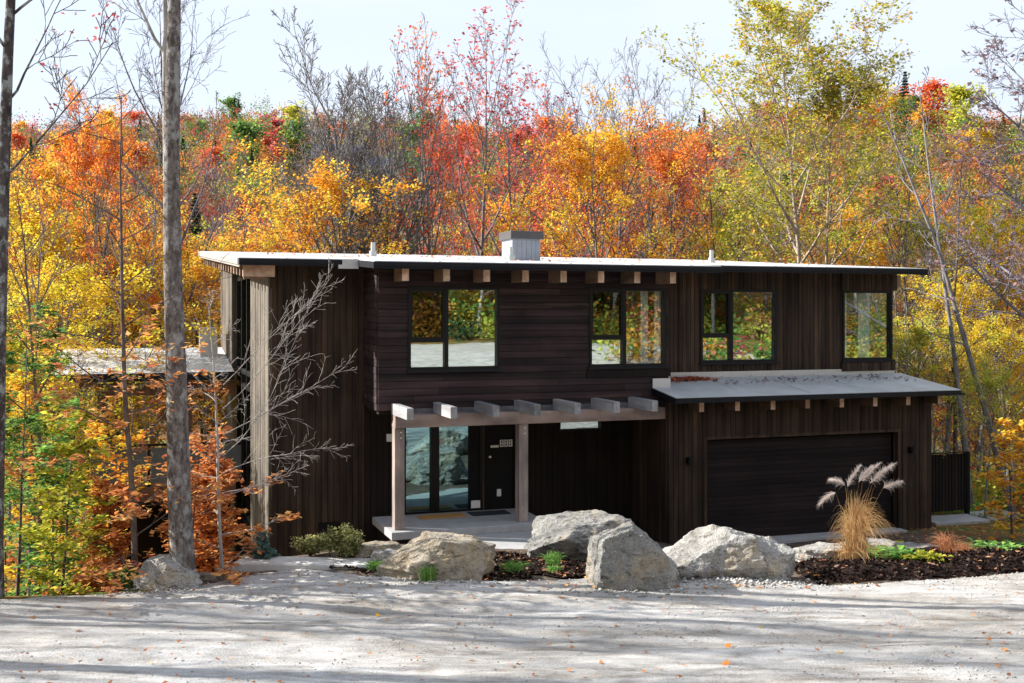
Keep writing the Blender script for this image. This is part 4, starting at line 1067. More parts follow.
sapling(62, 17.0, 3.0, 'lime', 'yellow green sapling low in front of the left wing posts', 423, per=2.8)
sapling(4, 21.5, 6.4, 'gold', 'taller golden sapling behind the green one at the left edge', 426, per=3)
sapling(98, 19.3, 4.0, 'gold', 'golden orange sapling between the green saplings and the beech', 424, per=2.6)
sapling(38, 22.0, 7.0, 'yellow', 'yellow sapling just left of the left wing roof', 427, per=4)
sapling(190, 18.6, 2.9, 'beech', 'orange beech sapling behind the big maple trunk', 428, per=1.7)
sapling(212, 18.8, 2.2, 'beech', 'small rust leaved sapling at the foot of the bleached wall', 429, per=4)
sapling(105, 17.6, 1.9, 'beech', 'short beech sapling at the gravel crest left of the boulder', 430, per=3)
sapling(1012, 23.5, 2.6, 'gold', 'small golden sapling with bare twigs at the right edge', 431, per=2.0)

# ---------------------------------------------------------------- far hillside wood
rng = np.random.default_rng(77)
PAL = {'orange': ((.50,.17,.05), 5), 'gold': ((.52,.28,.05), 3), 'yellow': ((.50,.40,.07), 2), 'red': ((.46,.10,.06), 3), 'crimson': ((.34,.08,.09), 2), 'lime': ((.30,.36,.06), 5),
       'green': ((.09,.19,.05), 5), 'dark': ((.035,.07,.035), 2.4), 'mauve': ((.22,.17,.18), 7), 'brown': ((.24,.14,.09), 5), 'rust': ((.36,.15,.08), 4), 'sage': ((.22,.22,.12), 4)}
pk = list(PAL); pw = np.array([PAL[k][1] for k in pk]); pw = pw/pw.sum()
def wood_mass(name, n, y0, y1, hmin, hmax, per, qs, label, wide=1.15, pal=None, cdens=1.0):
    Vs = []; Cs = []; 
    Y = np.sqrt(rng.uniform(y0*y0, y1*y1, n)); X = rng.uniform(-.5*wide, .5*wide, n)*Y
    Z = hgt(X, Y)
    for i in range(n):
        k = rng.choice(len(pk), p=pw if pal is None else pal); name_k = pk[k]; col = np.array(PAL[name_k][0])
        h = rng.uniform(hmin, hmax)*(1.15 if name_k == 'dark' else 1)
        if abs(X[i]+.143*Y[i]) < .05*Y[i] and 195 < Y[i] < 234: h *= .35
        m = int(per*(h/hmax)**1.3*rng.uniform(.8, 1.2)*(.7 if name_k in ('mauve',) else 1))
        if name_k == 'dark':
            t = rng.uniform(0, 1, m)**.7; a = rng.uniform(0, 6.28, m); r = (1-t)*h*.2*rng.uniform(.3, 1, m)
            P = np.stack([r*np.cos(a), r*np.sin(a), h*(.08+.92*t)], 1)
        else:
            nb = rng.integers(6, 11); cc = rng.normal(size=(nb, 3))*np.array([h*.20, h*.20, h*.22]); cc[:, 2] += h*.6
            cidx = rng.integers(0, nb, m); P = cc[cidx]+rng.normal(size=(m, 3))*h*.085
            P[:, 2] = np.clip(P[:, 2], .3, None)
        P += np.array([X[i], Y[i], Z[i]])
        nr = rng.normal(size=(m, 3)); nr[:, 2] += .6; nr /= np.linalg.norm(nr, axis=1)[:, None]
        a = np.cross(nr, rng.normal(size=(m, 3))); a /= np.linalg.norm(a, axis=1)[:, None]; b = np.cross(nr, a)
        s = qs*rng.uniform(.6, 1.4, m)[:, None]
        if name_k == 'mauve':
            a = np.stack([rng.normal(0, .45, m), rng.normal(0, .3, m), np.ones(m)], 1); b = np.cross(a, rng.normal(size=(m, 3))); b /= np.linalg.norm(b, axis=1)[:, None]
            la, lb = a*s*1.6, b*s*.13
        else: la, lb = a*s*.6, b*s*.45
        Vs.append(np.stack([P-la, P-lb, P+la, P+lb], 1).reshape(-1, 3))
        jit = rng.uniform(.65, 1.35, (m, 1))*rng.uniform(.85, 1.15, (m, 3))
        Cs.append(np.clip(col*jit*rng.uniform(.8, 1.2), 0, .9))
    V = np.concatenate(Vs); C = np.concatenate(Cs)
    o = mesh_np(name, V, np.arange(len(V)).reshape(-1, 4), M['massleaf'], color=C)
    return tag(o, label, 'wood', kind='stuff')
m, nt, _, L = newmat('mixed_leaves')
a = attr(nt, 'kindcol'); d = nt.nodes.new('ShaderNodeBsdfDiffuse'); t = nt.nodes.new('ShaderNodeBsdfTranslucent'); mx = nt.nodes.new('ShaderNodeMixShader'); mx.inputs[0].default_value = .4
o_ = nt.nodes.new('ShaderNodeOutputMaterial')
for x in (d, t): L.new(a.outputs['Color'], x.inputs['Color'])
L.new(d.outputs[0], mx.inputs[1]); L.new(t.outputs[0], mx.inputs[2]); L.new(mx.outputs[0], o_.inputs[0]); M['massleaf'] = m
wood_mass('hillside_wood', 2500, 150, 350, 5, 10, 300, .36, 'mixed autumn wood covering the far hillside in orange, rust, green and grey')
brushp = np.array([{'mauve': 8, 'brown': 5, 'sage': 6, 'rust': 3, 'orange': 1.5, 'gold': 1.5, 'lime': 2.5, 'green': 1.5}.get(k, .5) for k in pk]); brushp = brushp/brushp.sum()
wood_mass('brush', 1100, 118, 215, 2.5, 5.5, 330, .24, 'grey, olive and rusty brush covering the foot of the far hillside', wide=1.1, pal=brushp)
underp = np.array([{'gold': 4, 'yellow': 5, 'lime': 5, 'green': 4, 'rust': 2, 'orange': 2, 'brown': 1.5}.get(k, .1) for k in pk]); underp = underp/underp.sum()
def undergrowth(name, n, xr, yr, hmin, hmax, per, qs, label):
    global hgt
    Vs = []; Cs = []
    X = rng.uniform(*xr, n); Y = rng.uniform(*yr, n); Z = hgt(X, Y)
    for i in range(n):
        col = np.array(PAL[pk[rng.choice(len(pk), p=underp)]][0]); h = rng.uniform(hmin, hmax); m = int(per*rng.uniform(.6, 1.3))
        P = rng.normal(size=(m, 3))*np.array([h*.35, h*.35, h*.28]); P[:, 2] = np.abs(P[:, 2]+h*.4); P += np.array([X[i], Y[i], Z[i]])
        nr = rng.normal(size=(m, 3)); nr[:, 2] += 1; nr /= np.linalg.norm(nr, axis=1)[:, None]
        a = np.cross(nr, rng.normal(size=(m, 3))); a /= np.linalg.norm(a, axis=1)[:, None]; b = np.cross(nr, a); s = qs*rng.uniform(.6, 1.4, m)[:, None]
        Vs.append(np.stack([P-a*s*.6, P-b*s*.4, P+a*s*.6, P+b*s*.4], 1).reshape(-1, 3)); Cs.append(np.clip(col*rng.uniform(.65, 1.35, (m, 1)), 0, .9))
    V = np.concatenate(Vs); C = np.concatenate(Cs)
    return tag(mesh_np(name, V, np.arange(len(V)).reshape(-1, 4), M['massleaf'], color=C), label, 'undergrowth', kind='stuff')
undergrowth('undergrowth', 260, (-24, -8.6), (19, 42), .5, 1.6, 150, .12, 'yellow and green undergrowth on the slope left of the house')
undergrowth('undergrowth', 420, (22, 95), (-8, 11), .8, 2.2, 150, .2, 'brown and orange undergrowth beside the road, mirrored in the right windows')
undergrowth('undergrowth', 420, (4, 60), (-34, -5), .8, 2.4, 170, .2, 'yellow and brown undergrowth uphill behind the viewer, mirrored in the windows')
undergrowth('undergrowth', 260, (12.0, 30), (25, 52), .4, 1.3, 150, .12, 'yellow and green undergrowth in the wood right of the garage')

# trees that stand out on the hill
hp = [make_tree('hill_tree', 500+i, 10, .16, var(MAPLE, lev=2, kids=[20, 6], t0=[.25, .2], len=[.34, .45], minr=.04), 'bark_grey', 'leaf_orange', per=14, size=.42, jit=.5, nside=5, label='hill tree autumn tree by itself', cat='tree') for i in range(3)]
P_sp = []
def spruce(seed, h=14):
    g = np.random.default_rng(seed); m = 2600; t = g.uniform(0, 1, m)**.75; tier = np.floor(t*22)/22; tt = .8*tier+.2*t
    a = g.uniform(0, 6.28, m); fr_ = g.uniform(.2, 1, m)**.6; r = (1-tt)*h*.17*fr_*(1+.25*np.sin(a*3+seed+tt*20))
    P = np.stack([r*np.cos(a), r*np.sin(a), h*(.08+.92*tt)-r*.25], 1)
    root = empty('spruce_tree', (0, 0, 0), 0, 'spruce', 'tree')
    V, F = leaves_np(P, .5, g, None, .6, 1.3); mesh_np('crown', V, F, M['leaf_spruce'], root, tone=g.uniform(0, 1, m))
    V, F = tubes_np([([(0, 0, -.5), (0, 0, h*.97)], [.18, .03])], 6); mesh_np('trunk', V, F, M['bark_brown'], root, tone=np.full(len(F), .5))
    return root
sp = [spruce(1), spruce(2)]
def hill(proto, base, px, Y, py, hmet, **k):
    """tree hmet high whose top shows about at py"""
    X = at(px, Y); return place(proto, X, Y, hmet/base, **k)
hill(sp[0], 14, 487, 100, 80, 17, label='dark narrow spruce left of the tree above the chimney')
hill(hp[0], 10, 249, 230, 100, 15, leaf='green', label='round green tree on the hill above the left roof corner')
hill(hp[1], 10, 297, 230, 100, 15, leaf='green', label='green tree on the ridge left of the far house')
hill(hp[2], 10, 415, 235, 100, 13, leaf='green', label='green tree on the ridge right of the far house')
hill(hp[0], 10, 960, 235, 110, 16, leaf='lime', label='round lime green tree on the ridge at the right')
hill(hp[1], 10, 935, 245, 110, 16, leaf='red', label='red tree on the ridge left of the round lime tree')
hill(hp[2], 10, 275, 245, 110, 14, leaf='crimson', label='crimson tree on the ridge between two green trees')
hill(sp[1], 14, 905, 270, 110, 16, label='dark spruce on the ridge under the large airy tree')
for i in range(70):
    px = rr.uniform(-20, 1045); Y = rr.uniform(150, 340)
    if 300 < px < 405 and Y < 260: continue
    lf = rr.choices(['orange', 'red', 'gold', 'crimson', 'lime', 'green', 'russet', 'yellow', 'purple'], [5, 4, 3, 2, 2, 3, 4, 2, 3])[0]
    if rr.random() < .14: place(rr.choice(sp), at(px, Y), Y, rr.uniform(.6, .9), label='spruce standing out on the far hillside', group='spruces on the far hillside')
    else: place(rr.choice(hp), at(px, Y), Y, rr.uniform(.8, 1.3), leaf=lf, label='leafy tree standing out on the far hillside', group='leafy trees standing out on the far hillside')
# house on the hill
fx, fy = at(352, 225), 225; fz = H(fx, fy)
M['far_wall'] = simple('far_grey_siding', (.20, .21, .24), .8, .1, .5); M['far_roof'] = simple('far_slate_roof', (.09, .11, .16), .7, .1, .5); M['far_win'] = simple('far_window', (.03, .04, .06), .3, .1)
fh = empty('house', (fx, fy, fz-1), R(12), 'distant grey house with blue slate gables on the far hill behind the wide bare tree', 'house')
MB().box(-7.5, 3, 0, 8, 0, 8.4).box(3, 8.5, 1, 8, 0, 7).build('wall', M['far_wall'], fh)
rfm = MB()
def gable(x0, x1, y0, y1, z, h, alongx=True):
    if alongx: rfm.hexa([(x0, y0, z), (x1, y0, z), (x1, y1, z), (x0, y1, z), (x0, (y0+y1)/2-.1, z+h), (x1, (y0+y1)/2-.1, z+h), (x1, (y0+y1)/2+.1, z+h), (x0, (y0+y1)/2+.1, z+h)])
    else: rfm.hexa([(x0, y0, z), (x1, y0, z), (x1, y1, z), (x0, y1, z), ((x0+x1)/2-.1, y0, z+h), ((x0+x1)/2+.1, y0, z+h), ((x0+x1)/2+.1, y1, z+h), ((x0+x1)/2-.1, y1, z+h)])
gable(-8, 3.4, -.5, 8.5, 8.4, 3.4); gable(-6.5, -2, -1.4, 4, 8.3, 2.9, False); gable(2.8, 9, .5, 8.5, 7, 2.6); gable(-.5, 3, -1, 4, 8.35, 2.2, False)
rfm.build('roof', M['far_roof'], fh)
MB().box(-1.4, -.6, 3, 4, 9, 13).build('chimney', M['far_wall'], fh)
for (x, z) in ((-6, 5.5), (-4, 5.5), (-1, 5.5), (1, 5.5), (4.5, 4.5), (6.8, 4.5), (-5, 2.4), (-2, 2.4), (1, 2.4), (5, 1.8)):
    y = -.06 if x < 3 else .94
    MB().box(x-.55, x+.55, y, y+.05, z, z+1.7).build('window', M['far_win'], fh)
MB().box(-4, -2.8, -1, -.07, 0, .15).box(3.5, 8, .2, .95, 2.9, 3.1).build('balcony', M['far_wall'], fh)

# ---------------------------------------------------------------- garden plants
def ribbons(name, blades, mat, parent=None, tone=None):
    V = []; F = []; T = []
    for bi, (pts, w) in enumerate(blades):
        n = len(pts); base = len(V)
        for i, p in enumerate(pts):
            d = Vector(pts[min(i+1, n-1)])-Vector(pts[max(0, i-1)]); side = d.cross(Vector((.3, .9, .2)))
            if side.length < 1e-5: side = Vector((1, 0, 0))
            side.normalize(); ww = w*(1-(i/(n-1))**1.5*.85)*.5
            V += [tuple(Vector(p)-side*ww), tuple(Vector(p)+side*ww)]
        tn = (tone[bi] if tone else random.random())
        for i in range(n-1): k = base+2*i; F.append((k, k+1, k+3, k+2)); T.append(tn)
    return mesh_np(name, V, F, M[mat], parent, tone=T)
def arcs(n, h, spread, rg, droop=.8, base=.05, w=.012, lean=(0, 0)):
    out = []
    for _ in range(n):
        a = rg.uniform(0, 6.28); s_ = spread*rg.uniform(.15, 1); hh = h*rg.uniform(.55, 1)
        bx_, by = base*rg.gauss(0, 1), base*rg.gauss(0, 1); pts = []
        for i in range(8):
            t = i/7; r = s_*t**2; z = hh*(1.25*t-(.25+droop*s_/max(.01, spread)*.45)*t**3)
            pts.append((bx_+r*math.cos(a)+lean[0]*t*hh, by+r*math.sin(a)+lean[1]*t*hh, z))
        out.append((pts, w*rg.uniform(.7, 1.2)))
    return out
rg = random.Random(9)
Xg, Yg = at(853, 18.0), 18.0
g = empty('ornamental_grass', (Xg, Yg, H(Xg, Yg)+.08), 0, 'tall straw coloured ornamental grass with white feathery plumes in front of the garage door', 'grass plant')
g.scale = (1.12, 1.12, 1.17)
ribbons('blade', arcs(620, 1.24, .50, rg, 1.6, .05, .008, (.10, 0)), 'leaf_straw', g)['kind'] = 'stuff'
ribbons('dry_blade', arcs(140, .55, .6, rg, 2.0, .09, .009), 'leaf_straw', g)['kind'] = 'stuff'
# plumes
for (dx_, dz_, tx, tz, ln) in ((-.08, 1.06, .42, .95, .36), (.14, 1.14, .62, .85, .34), (.24, 1.10, .72, .78, .44), (.30, 1.16, .6, .6, .30), (.43, 1.04, .9, .45, .26), (-.11, 1.08, -.85, .55, .26), (-.25, .98, -.75, -.3, .25), (.08, 1.12, .5, .8, .3)):
    bl = []
    d = Vector((tx, 0, tz)).normalized(); bend = Vector((.25, 0, -.25)) if tx > 0 else Vector((0, 0, -.6))
    feathers = 1 if dx_ < -.3 else 3
    for i in range(85*feathers):
        t = rg.uniform(0, 1); c0 = Vector((dx_, rg.uniform(-.01, .01), dz_))+d*ln*t+bend*ln*t*t*.5
        o2 = (d*.9+Vector((rg.gauss(0, .38), rg.gauss(0, .38), rg.gauss(0, .38)))).normalized()*(rg.uniform(.05, .15) if feathers == 3 else .045)*(1.1-.6*t)
        bl.append(([tuple(c0), tuple(c0+o2*.5+Vector((0, 0, .004))), tuple(c0+o2+Vector((0, 0, -rg.uniform(.005, .05))))], .003))
    ribbons('plume', bl, 'leaf_plume', g)
    st = [(dx_*.15*(1-k/5)+dx_*k/5*(k/5)**.6, 0, dz_*(k/5)) for k in range(6)]
    ribbons('stem', [(st, .008)], 'leaf_straw', g)
def tuft(px, Y, h, sp_, n, mat, label, name='grass_tuft', cat='plant', w=.012, droop=.8, dz=.03, group=None):
    x = at(px, Y); o = ribbons(name, arcs(n, h, sp_, rg, droop, .05, w), mat); o.location = (x, Y, H(x, Y)+dz)
    return tag(o, label, cat, group)
tuft(947, 18.9, .62, .42, 260, 'leaf_rust', 'small russet fountain grass in the mulch right of the ornamental grass', 'fountain_grass', 'grass plant', .008, 1.3)
tuft(962, 19.6, .38, .34, 160, 'leaf_rust', 'low rusty grass behind the russet fountain grass', 'fountain_grass', 'grass plant', .008, 1.3)
tuft(911, 19.8, .26, .34, 130, 'leaf_rust', 'low orange brown groundcover tuft by the garage corner rocks', 'fountain_grass', 'grass plant', .01, 1.3)
tuft(428, 16.85, .26, .20, 130, 'leaf_bright', 'green tuft growing against the front of the rounded tan boulder')
tuft(553, 18.4, .30, .20, 130, 'leaf_bright', 'upright green tuft in front of the flat topped boulder')
tuft(554, 17.7, .14, .16, 80, 'leaf_bright', 'short green tuft on the mulch below the upright tuft')
tuft(513, 17.5, .22, .30, 200, 'leaf_bright', 'wide low green tuft between tan boulder and flat topped boulder')
tuft(374, 17.6, .18, .24, 150, 'leaf_bright', 'low bright green tuft left of the rounded tan boulder')
def shrub(px, Y, h, w_, n, leaf, label, size=.05, upr=.5, dz=0, name='shrub', taper=False, stems=30):
    x = at(px, Y); root = empty(name, (x, Y, H(x, Y)+dz), 0, label, 'shrub')
    g_ = np.random.default_rng(int(px*7+Y)); bl = []; C = []
    for i in range(stems):
        a = g_.uniform(0, 6.28); rr_ = w_*.5*g_.uniform(.1, 1)
        hh = h*g_.uniform(.6, 1)*(1-.75*rr_/(w_*.5) if taper else 1-.3*rr_/(w_*.5))
        p = [(rr_*math.cos(a)*t, rr_*math.sin(a)*t*.9, hh*t**(1-.3*upr)) for t in (0, .25, .5, .75, 1)]
        bl.append((p, .012)); 
        for _ in range(n//stems):
            t = g_.uniform(.2, 1)**.8; C.append((rr_*math.cos(a)*t+g_.normal(0, w_*.05), rr_*math.sin(a)*t*.9+g_.normal(0, w_*.05), hh*t**(1-.3*upr)+g_.normal(0, h*.03)))
    ribbons('stem', bl, 'bark_brown', root)
    V, F = leaves_np(np.array(C), size, g_, None, .2, 1.6); mesh_np('foliage', V, F, M['leaf_'+leaf], root, tone=g_.uniform(0, 1, len(C)))
    return root
shrub(262, 18.3, .74, .50, 2400, 'bluegreen', 'small blue green conifer at the corner of the bleached wall', .045, taper=True)
shrub(310, 18.9, .42, .80, 1500, 'sage', 'olive brown shrub behind the stone slab', .04)
shrub(345, 18.3, .66, .78, 2200, 'sage', 'taller yellow green shrub right of the stone slab', .04)
shrub(330, 18.5, .62, .22, 260, 'sage', 'thin upright olive shrub between the two rounded shrubs', .045)
shrub(124, 16.9, .42, .5, 500, 'green', 'low green fern like shrub left of the foreground boulder', .07)
def broad(px, Y, n, L_, label, leaf='bright', sp_=.3, name='hosta'):
    x = at(px, Y); V = []; F = []; T = []
    for i in range(n):
        a = rg.uniform(0, 6.28); r0 = rg.uniform(0, sp_); l = L_*rg.uniform(.6, 1.1); z0 = rg.uniform(.03, .16); up = rg.uniform(.2, 1.0); tn = rg.random()
        c0 = Vector((r0*math.cos(a), r0*math.sin(a)*.7, z0)); d = Vector((math.cos(a), math.sin(a), up)).normalized(); sd_ = d.cross(Vector((0, 0, 1))).normalized()
        prof = (.1, .7, 1, .85, .45, .02); base = len(V)
        for k, p in enumerate(prof):
            t = k/5; c = c0+d*l*t+Vector((0, 0, -.45*l*t*t)); wv = sd_*l*.30*p
            V += [tuple(c-wv+Vector((0, 0, .02*p))), tuple(c), tuple(c+wv+Vector((0, 0, .02*p)))]
        for k in range(5):
            b0 = base+3*k; F += [(b0, b0+1, b0+4, b0+3), (b0+1, b0+2, b0+5, b0+4)]; T += [tn, tn]
    o = mesh_np(name, V, F, M['leaf_'+leaf], tone=T, smooth=True); o.location = (x, Y, H(x, Y)+.08); return tag(o, label, 'plant')
broad(873, 18.3, 90, .23, 'green broad leaved plant right at the foot of the ornamental grass')
broad(898, 18.2, 90, .23, 'green broad leaved plant in the middle of the right mulch bed')
broad(921, 17.9, 50, .18, 'small lime leaved plant nearest the gravel in the right mulch bed', 'lime', .22)
broad(999, 20.0, 90, .2, 'bright green low plants at the right edge of the mulch bed', 'bright', .5, 'low_plant')
broad(975, 20.3, 50, .18, 'small green plants behind the mulch left of the right edge', 'bright', .4, 'low_plant')
broad(938, 17.75, 26, .13, 'tiny lime sprouts in front of the russet fountain grass', 'lime', .2, 'low_plant')
broad(872, 18.9, 24, .30, 'green fern fronds behind the ornamental grass', 'bright', .2, 'fern')
broad(955, 21.3, 24, .26, 'pale green fern beside the concrete slab', 'bright', .2, 'fern')
broad(900, 20.3, 16, .24, 'pale green fern by the garage corner', 'lime', .15, 'fern')
# ground cover at the right edge and leaf litter: beyond counting
def scatter(name, n, xr, yr, mat, size, label, zadd=.03, keep=None, asp=1.2, flat=1.5, hts=0, cat='leaves', tone=None):
    g_ = np.random.default_rng(n); X = g_.uniform(*xr, n); Y = g_.uniform(*yr, n)
    if keep is not None: k = keep(X, Y, g_); X, Y = X[k], Y[k]
    Z = hgt(X, Y)+zadd+(g_.uniform(0, 1, len(X))**2*hts)
    V, F = leaves_np(np.stack([X, Y, Z], 1), size, g_, None, flat, asp)
    return tag(mesh_np(name, V, F, M[mat], tone=g_.uniform(0, 1, len(X))), label, cat, kind='stuff')
patch = lambda X, Y, g_: (fbm(X, Y, 4, 3, 1.6) > -.1) & ((Y < 22.2) & (X > 9.2) | (Y > 27))
scatter('ground_cover', 30000, (8.6, 15.5), (20.6, 31), 'leaf_bright', .085, 'bright green ground cover right of the garage', .02, patch, hts=.22, cat='ground cover')
scatter('fallen_leaves', 5000, (8, 20), (21, 34), 'leaf_rust', .085, 'fallen leaves on the ground right of the garage', .03)
scatter('fallen_leaves', 8000, (-16, -4.6), (17.3, 27), 'leaf_beech', .09, 'fallen orange leaves on the slope left of the drive', .03)
scatter('fallen_leaves', 190, (4.4, 11.5), (16.6, 21.6), 'leaf_rust', .06, 'dry leaves scattered on the right mulch bed', .19)
scatter('fallen_leaves', 900, (-.5, 5.2), (16.1, 17.6), 'leaf_beech', .07, 'fallen brown and orange leaves gathered around the grey boulders', .06, lambda X, Y, g_: g_.uniform(size=len(X)) < np.exp(-((X-2.2-.3*np.sin(Y*9))/.9)**2-((Y-16.25)/.35)**2)+.08)
scatter('fallen_leaves', 260, (-1.5, 2.6), (17.3, 20), 'leaf_rust', .06, 'dry leaves on the entry bed', .06)
# wood chips on the mulch
def chips(name, n, xr, yr, zf, keep, col, label, s0=.03):
    g_ = np.random.default_rng(n); X = g_.uniform(*xr, n); Y = g_.uniform(*yr, n); k = keep(X, Y); X, Y = X[k], Y[k]; Z = zf(X, Y)+.012
    V, F = leaves_np(np.stack([X, Y, Z], 1), s0, g_, None, .3, 1.7)
    return tag(mesh_np(name, V, F, col, tone=g_.uniform(0, 1, len(X))), label, 'mulch', kind='stuff')
M['chip'] = leafmat('bark_chips', [(0, (.006, .005, .005)), (.6, (.022, .014, .012)), (.93, (.06, .038, .03)), (1, (.24, .17, .13))], .0)
chips('mulch_chips', 22000, (4.4, 13), (16, 22.3), bed_right, in_right_bed, M['chip'], 'dark bark chips covering the right bed', .055)
chips('mulch_chips', 9000, (-3.3, 3.4), (16.7, 20.2), bedz(.022, .035), in_mid_bed, M['chip'], 'dark bark chips covering the entry bed', .05)
# loose stones on the gravel
g_ = np.random.default_rng(5); n = 13000
Xs = g_.uniform(-8, 10, n); Ys = 11.6+6.4*g_.uniform(0, 1, n)**1.0; k = Ys < edge(Xs)-.02; Xs, Ys = Xs[k], Ys[k]
dens = fbm(Xs, Ys, 6, 3, 1.1)+.9*np.exp(-((Ys-edge(Xs)+.3)/.35)**2); k = g_.uniform(-.6, 1.2, len(Xs)) < dens; Xs, Ys = Xs[k], Ys[k]
r_ = .006+.013*g_.uniform(0, 1, len(Xs))**4+.010*(np.exp(-((Ys-edge(Xs)+.2)/.3)**2))*g_.uniform(0, 1, len(Xs))
oct_ = np.array([(1,0,0),(0,1,0),(-1,0,0),(0,-1,0),(0,0,.7),(0,0,-.7)], float)
Vv = (np.stack([Xs, Ys, drive_z(Xs, Ys)+r_*.3], 1)[:, None, :]+oct_[None]*r_[:, None, None]*g_.uniform(.6, 1.3, (len(Xs), 6, 1))).reshape(-1, 3)
tri = np.array([(0,1,4),(1,2,4),(2,3,4),(3,0,4),(1,0,5),(2,1,5),(3,2,5),(0,3,5)])
Ff = (tri[None]+6*np.arange(len(Xs))[:, None, None]).reshape(-1, 3)
M['stone'] = leafmat('loose_stone', [(0, (.20, .18, .16)), (.5, (.38, .37, .35)), (1, (.60, .59, .57))], 0)
tag(mesh_np('gravel_stones', Vv, Ff, M['stone'], tone=np.repeat(g_.uniform(0, 1, len(Xs)), 8)), 'small loose stones lying over the gravel drive', 'gravel', kind='stuff')

def debris(cx, cy, rx, ry, n, s0):
    x = cx+rx*g_.normal(size=n)*.55; y = cy+ry*g_.normal(size=n)*.5; return x, y, s0*(.4+g_.uniform(0, 1, n)**3)
parts_ = [debris(at(px, Y), Y-.42, w_, .32, n_, s_) for px, Y, w_, n_, s_ in ((631, 16.5, .9, 260, .03), (719, 17.0, 1.1, 420, .032), (765, 16.9, .6, 200, .03), (443, 17.2, 1.1, 240, .026), (166, 16.8, .6, 160, .028), (584, 18.9, 1.0, 120, .03))]
Xd, Yd, Rd = (np.concatenate([p[i] for p in parts_]) for i in range(3))
Vd = (np.stack([Xd, Yd, np.where(Yd < edge(Xd), drive_z(Xd, Yd), hgt(Xd, Yd)+.03)+Rd*.3], 1)[:, None, :]+oct_[None]*Rd[:, None, None]*g_.uniform(.6, 1.3, (len(Xd), 6, 1))).reshape(-1, 3)
tag(mesh_np('stone_debris', Vd, (tri[None]+6*np.arange(len(Xd))[:, None, None]).reshape(-1, 3), M['stone'], tone=np.repeat(g_.uniform(0, .9, len(Xd)), 8)), 'broken stone bits heaped around the feet of the boulders', 'gravel', kind='stuff')
scatter('fallen_leaves', 420, (-7.5, 8), (11.8, 17.4), 'leaf_rust', .05, 'small dry leaf bits strewn over the gravel drive', .025, lambda X, Y, g_: Y < edge(X))

# single fallen maple leaves that can be told apart on the gravel
def maple_leaf(mat):
    pts = []
    lobes = [(90, 1), (62, .45), (40, .85), (8, .4), (-20, .6), (-60, .25), (-90, .12), (-120, .25), (200, .6), (172, .4), (140, .85), (118, .45)]
    for a, r in lobes: pts.append((.06*r*math.cos(R(a)), .06*r*math.sin(R(a)), .006+.014*r*math.sin(R(a)*2+1)))
    V = [(0, 0, .004)]+pts; n = len(pts); F = [(0, 1+i, 1+(i+1) % n) for i in range(n)]
    return mesh_np('fallen_leaf', V, F, M[mat], tone=[.6]*n)
proto = {k: maple_leaf('leaf_'+k) for k in ('beech', 'orange', 'rust', 'gold')}
for k_, p_ in proto.items(): tag(p_, 'single dry maple leaf lying on the gravel drive', 'leaf', 'single fallen leaves on the gravel drive')
spots = [(725, 664, 1.2), (33, 617, 1), (78, 631, .9), (400, 552, 0), (203, 570, 1.1), (300, 589, .8), (340, 586, .8), (377, 614, .9), (570, 672, .7), (435+512//2, 640, 0), (645, 673, .6), (730, 644, 1.2), (644, 651, .8), (600, 664, .7), (930, 590, .9), (1004, 650, .8),
         (118, 607, .6), (243, 583, .6), (265, 640, .6), (510, 612, .7), (550, 640, .5), (880, 625, .6), (840, 655, .7), (990, 640, .8), (470, 660, .6), (150, 660, .6), (815, 600, .7), (905, 612, .6), (690, 612, .6), (760, 628, .7), (560, 598, .7), (360, 640, .6), (300, 612, .5), (60, 655, .5), (960, 668, .5)]
first = {}
for i, (px, py, s_) in enumerate(spots):
    if s_ == 0: continue
    Y = 14.5
    for _ in range(12): Y = (EYE-H(at(px, Y), Y))*1120/(py-312)
    X = at(px, Y); kk = rg.choice(list(proto)); src = proto[kk]
    o = src if kk not in first else src.copy()
    if kk in first: COL.objects.link(o)
    first[kk] = 1
    o.location = (X, Y, float(drive_z(np.array(X), np.array(Y)))+.01); o.rotation_euler = (rg.uniform(-.4, .4), rg.uniform(-.4, .4), rg.uniform(0, 6.28)); o.scale = (s_*1.25,)*3
# leaves on the roofs
def roofleaves(n, uf, vf, zf, mat, label, size=.07):
    g_ = np.random.default_rng(n+3); u = uf(g_, n); v = vf(g_, n); z = zf(u, v)+.03+g_.uniform(0, .03, n)
    X = HX+u*CT-v*ST; Y = HY+u*ST+v*CT
    V, F = leaves_np(np.stack([X, Y, z], 1), size, g_, None, 1.2, 1.3)
    tag(mesh_np('fallen_leaves', V, F, M[mat], tone=g_.uniform(0, 1, n)), label, 'leaves', kind='stuff')
roofleaves(420, lambda g, n: g.normal(.1, .28, n).clip(-.6, 1.0), lambda g, n: 1.08+g.normal(0, .08, n), groof, 'leaf_russet', 'pile of red brown leaves at the left end of the garage roof', .08)
roofleaves(150, lambda g, n: g.uniform(.6, 5.7, n), lambda g, n: .75+.35*np.sin(np.arange(n)*.37)*g.uniform(0, 1, n)+g.normal(0, .18, n), groof, 'leaf_purple', 'dark dry leaves scattered over the garage roof', .07)
roofleaves(240, lambda g, n: g.uniform(-9, 6, n), lambda g, n: g.uniform(.8, 8.3, n), roofz, 'leaf_rust', 'dry leaves scattered over the main roof', .08)

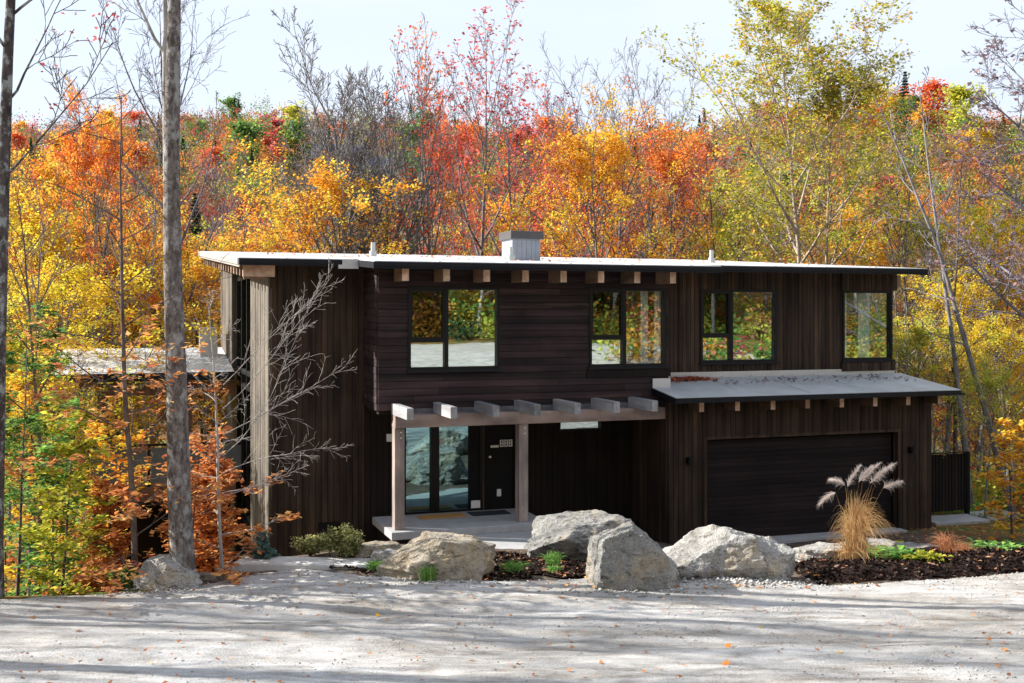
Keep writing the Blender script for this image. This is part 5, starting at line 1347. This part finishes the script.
# ---------------------------------------------------------------- sky, sun, camera
SUN_AZ = math.atan2(.17, -.985)      # towards the sun
SUN_EL = R(30)
wd = bpy.data.worlds.new('World'); S.world = wd; wd.use_nodes = True; nt = wd.node_tree; nt.nodes.clear(); L = nt.links
sky = nt.nodes.new('ShaderNodeTexSky'); sky.sky_type = 'NISHITA'; sky.sun_disc = False; sky.sun_elevation = SUN_EL
sky.sun_rotation = math.pi/2-SUN_AZ; sky.air_density = 1.0; sky.dust_density = 2.0; sky.ozone_density = 1.0
tc = nt.nodes.new('ShaderNodeTexCoord'); mp_ = nt.nodes.new('ShaderNodeMapping'); mp_.inputs['Scale'].default_value = (1.2, 1.2, 5.5)
nz = nt.nodes.new('ShaderNodeTexNoise'); nz.inputs['Scale'].default_value = 1.6; nz.inputs['Detail'].default_value = 6; nz.inputs['Roughness'].default_value = .5
L.new(tc.outputs['Generated'], mp_.inputs[0]); L.new(mp_.outputs[0], nz.inputs['Vector'])
cr = ramp(nt, nz.outputs['Fac'], [(.25, (.72, .72, .72)), (.5, (.95, .95, .95)), (.7, (1, 1, 1))])
mx = nt.nodes.new('ShaderNodeMix'); mx.data_type = 'RGBA'; L.new(cr, mx.inputs[0]); L.new(sky.outputs[0], mx.inputs[6]); mx.inputs[7].default_value = (3.65, 4.05, 4.75, 1)
bg = nt.nodes.new('ShaderNodeBackground'); bg.inputs[1].default_value = .10; L.new(mx.outputs[2], bg.inputs[0])
ow = nt.nodes.new('ShaderNodeOutputWorld'); L.new(bg.outputs[0], ow.inputs[0])
sl = bpy.data.lights.new('sun', 'SUN'); sl.energy = 5.0; sl.angle = R(.55); sl.color = (1, .95, .87)
so = bpy.data.objects.new('sun', sl); COL.objects.link(so)
dvec = Vector((math.cos(SUN_EL)*math.cos(SUN_AZ), math.cos(SUN_EL)*math.sin(SUN_AZ), math.sin(SUN_EL)))
so.rotation_euler = dvec.to_track_quat('Z', 'Y').to_euler(); so.location = (-30, 10, 40)
cd = bpy.data.cameras.new('camera'); cam = bpy.data.objects.new('camera', cd); COL.objects.link(cam)
cam.location = (0, 0, EYE); cam.rotation_euler = (R(90), 0, 0); cd.sensor_width = 36; cd.lens = 1120/1024*36
cd.shift_y = -29.5/1024; cd.clip_end = 3000; cd.clip_start = .1
S.camera = cam
S.view_settings.view_transform = 'Standard'; S.view_settings.look = 'None'; S.view_settings.exposure = 1.31; S.view_settings.gamma = 1
S.render.engine = 'CYCLES'
print('faces', sum(len(m.polygons) for m in bpy.data.meshes))
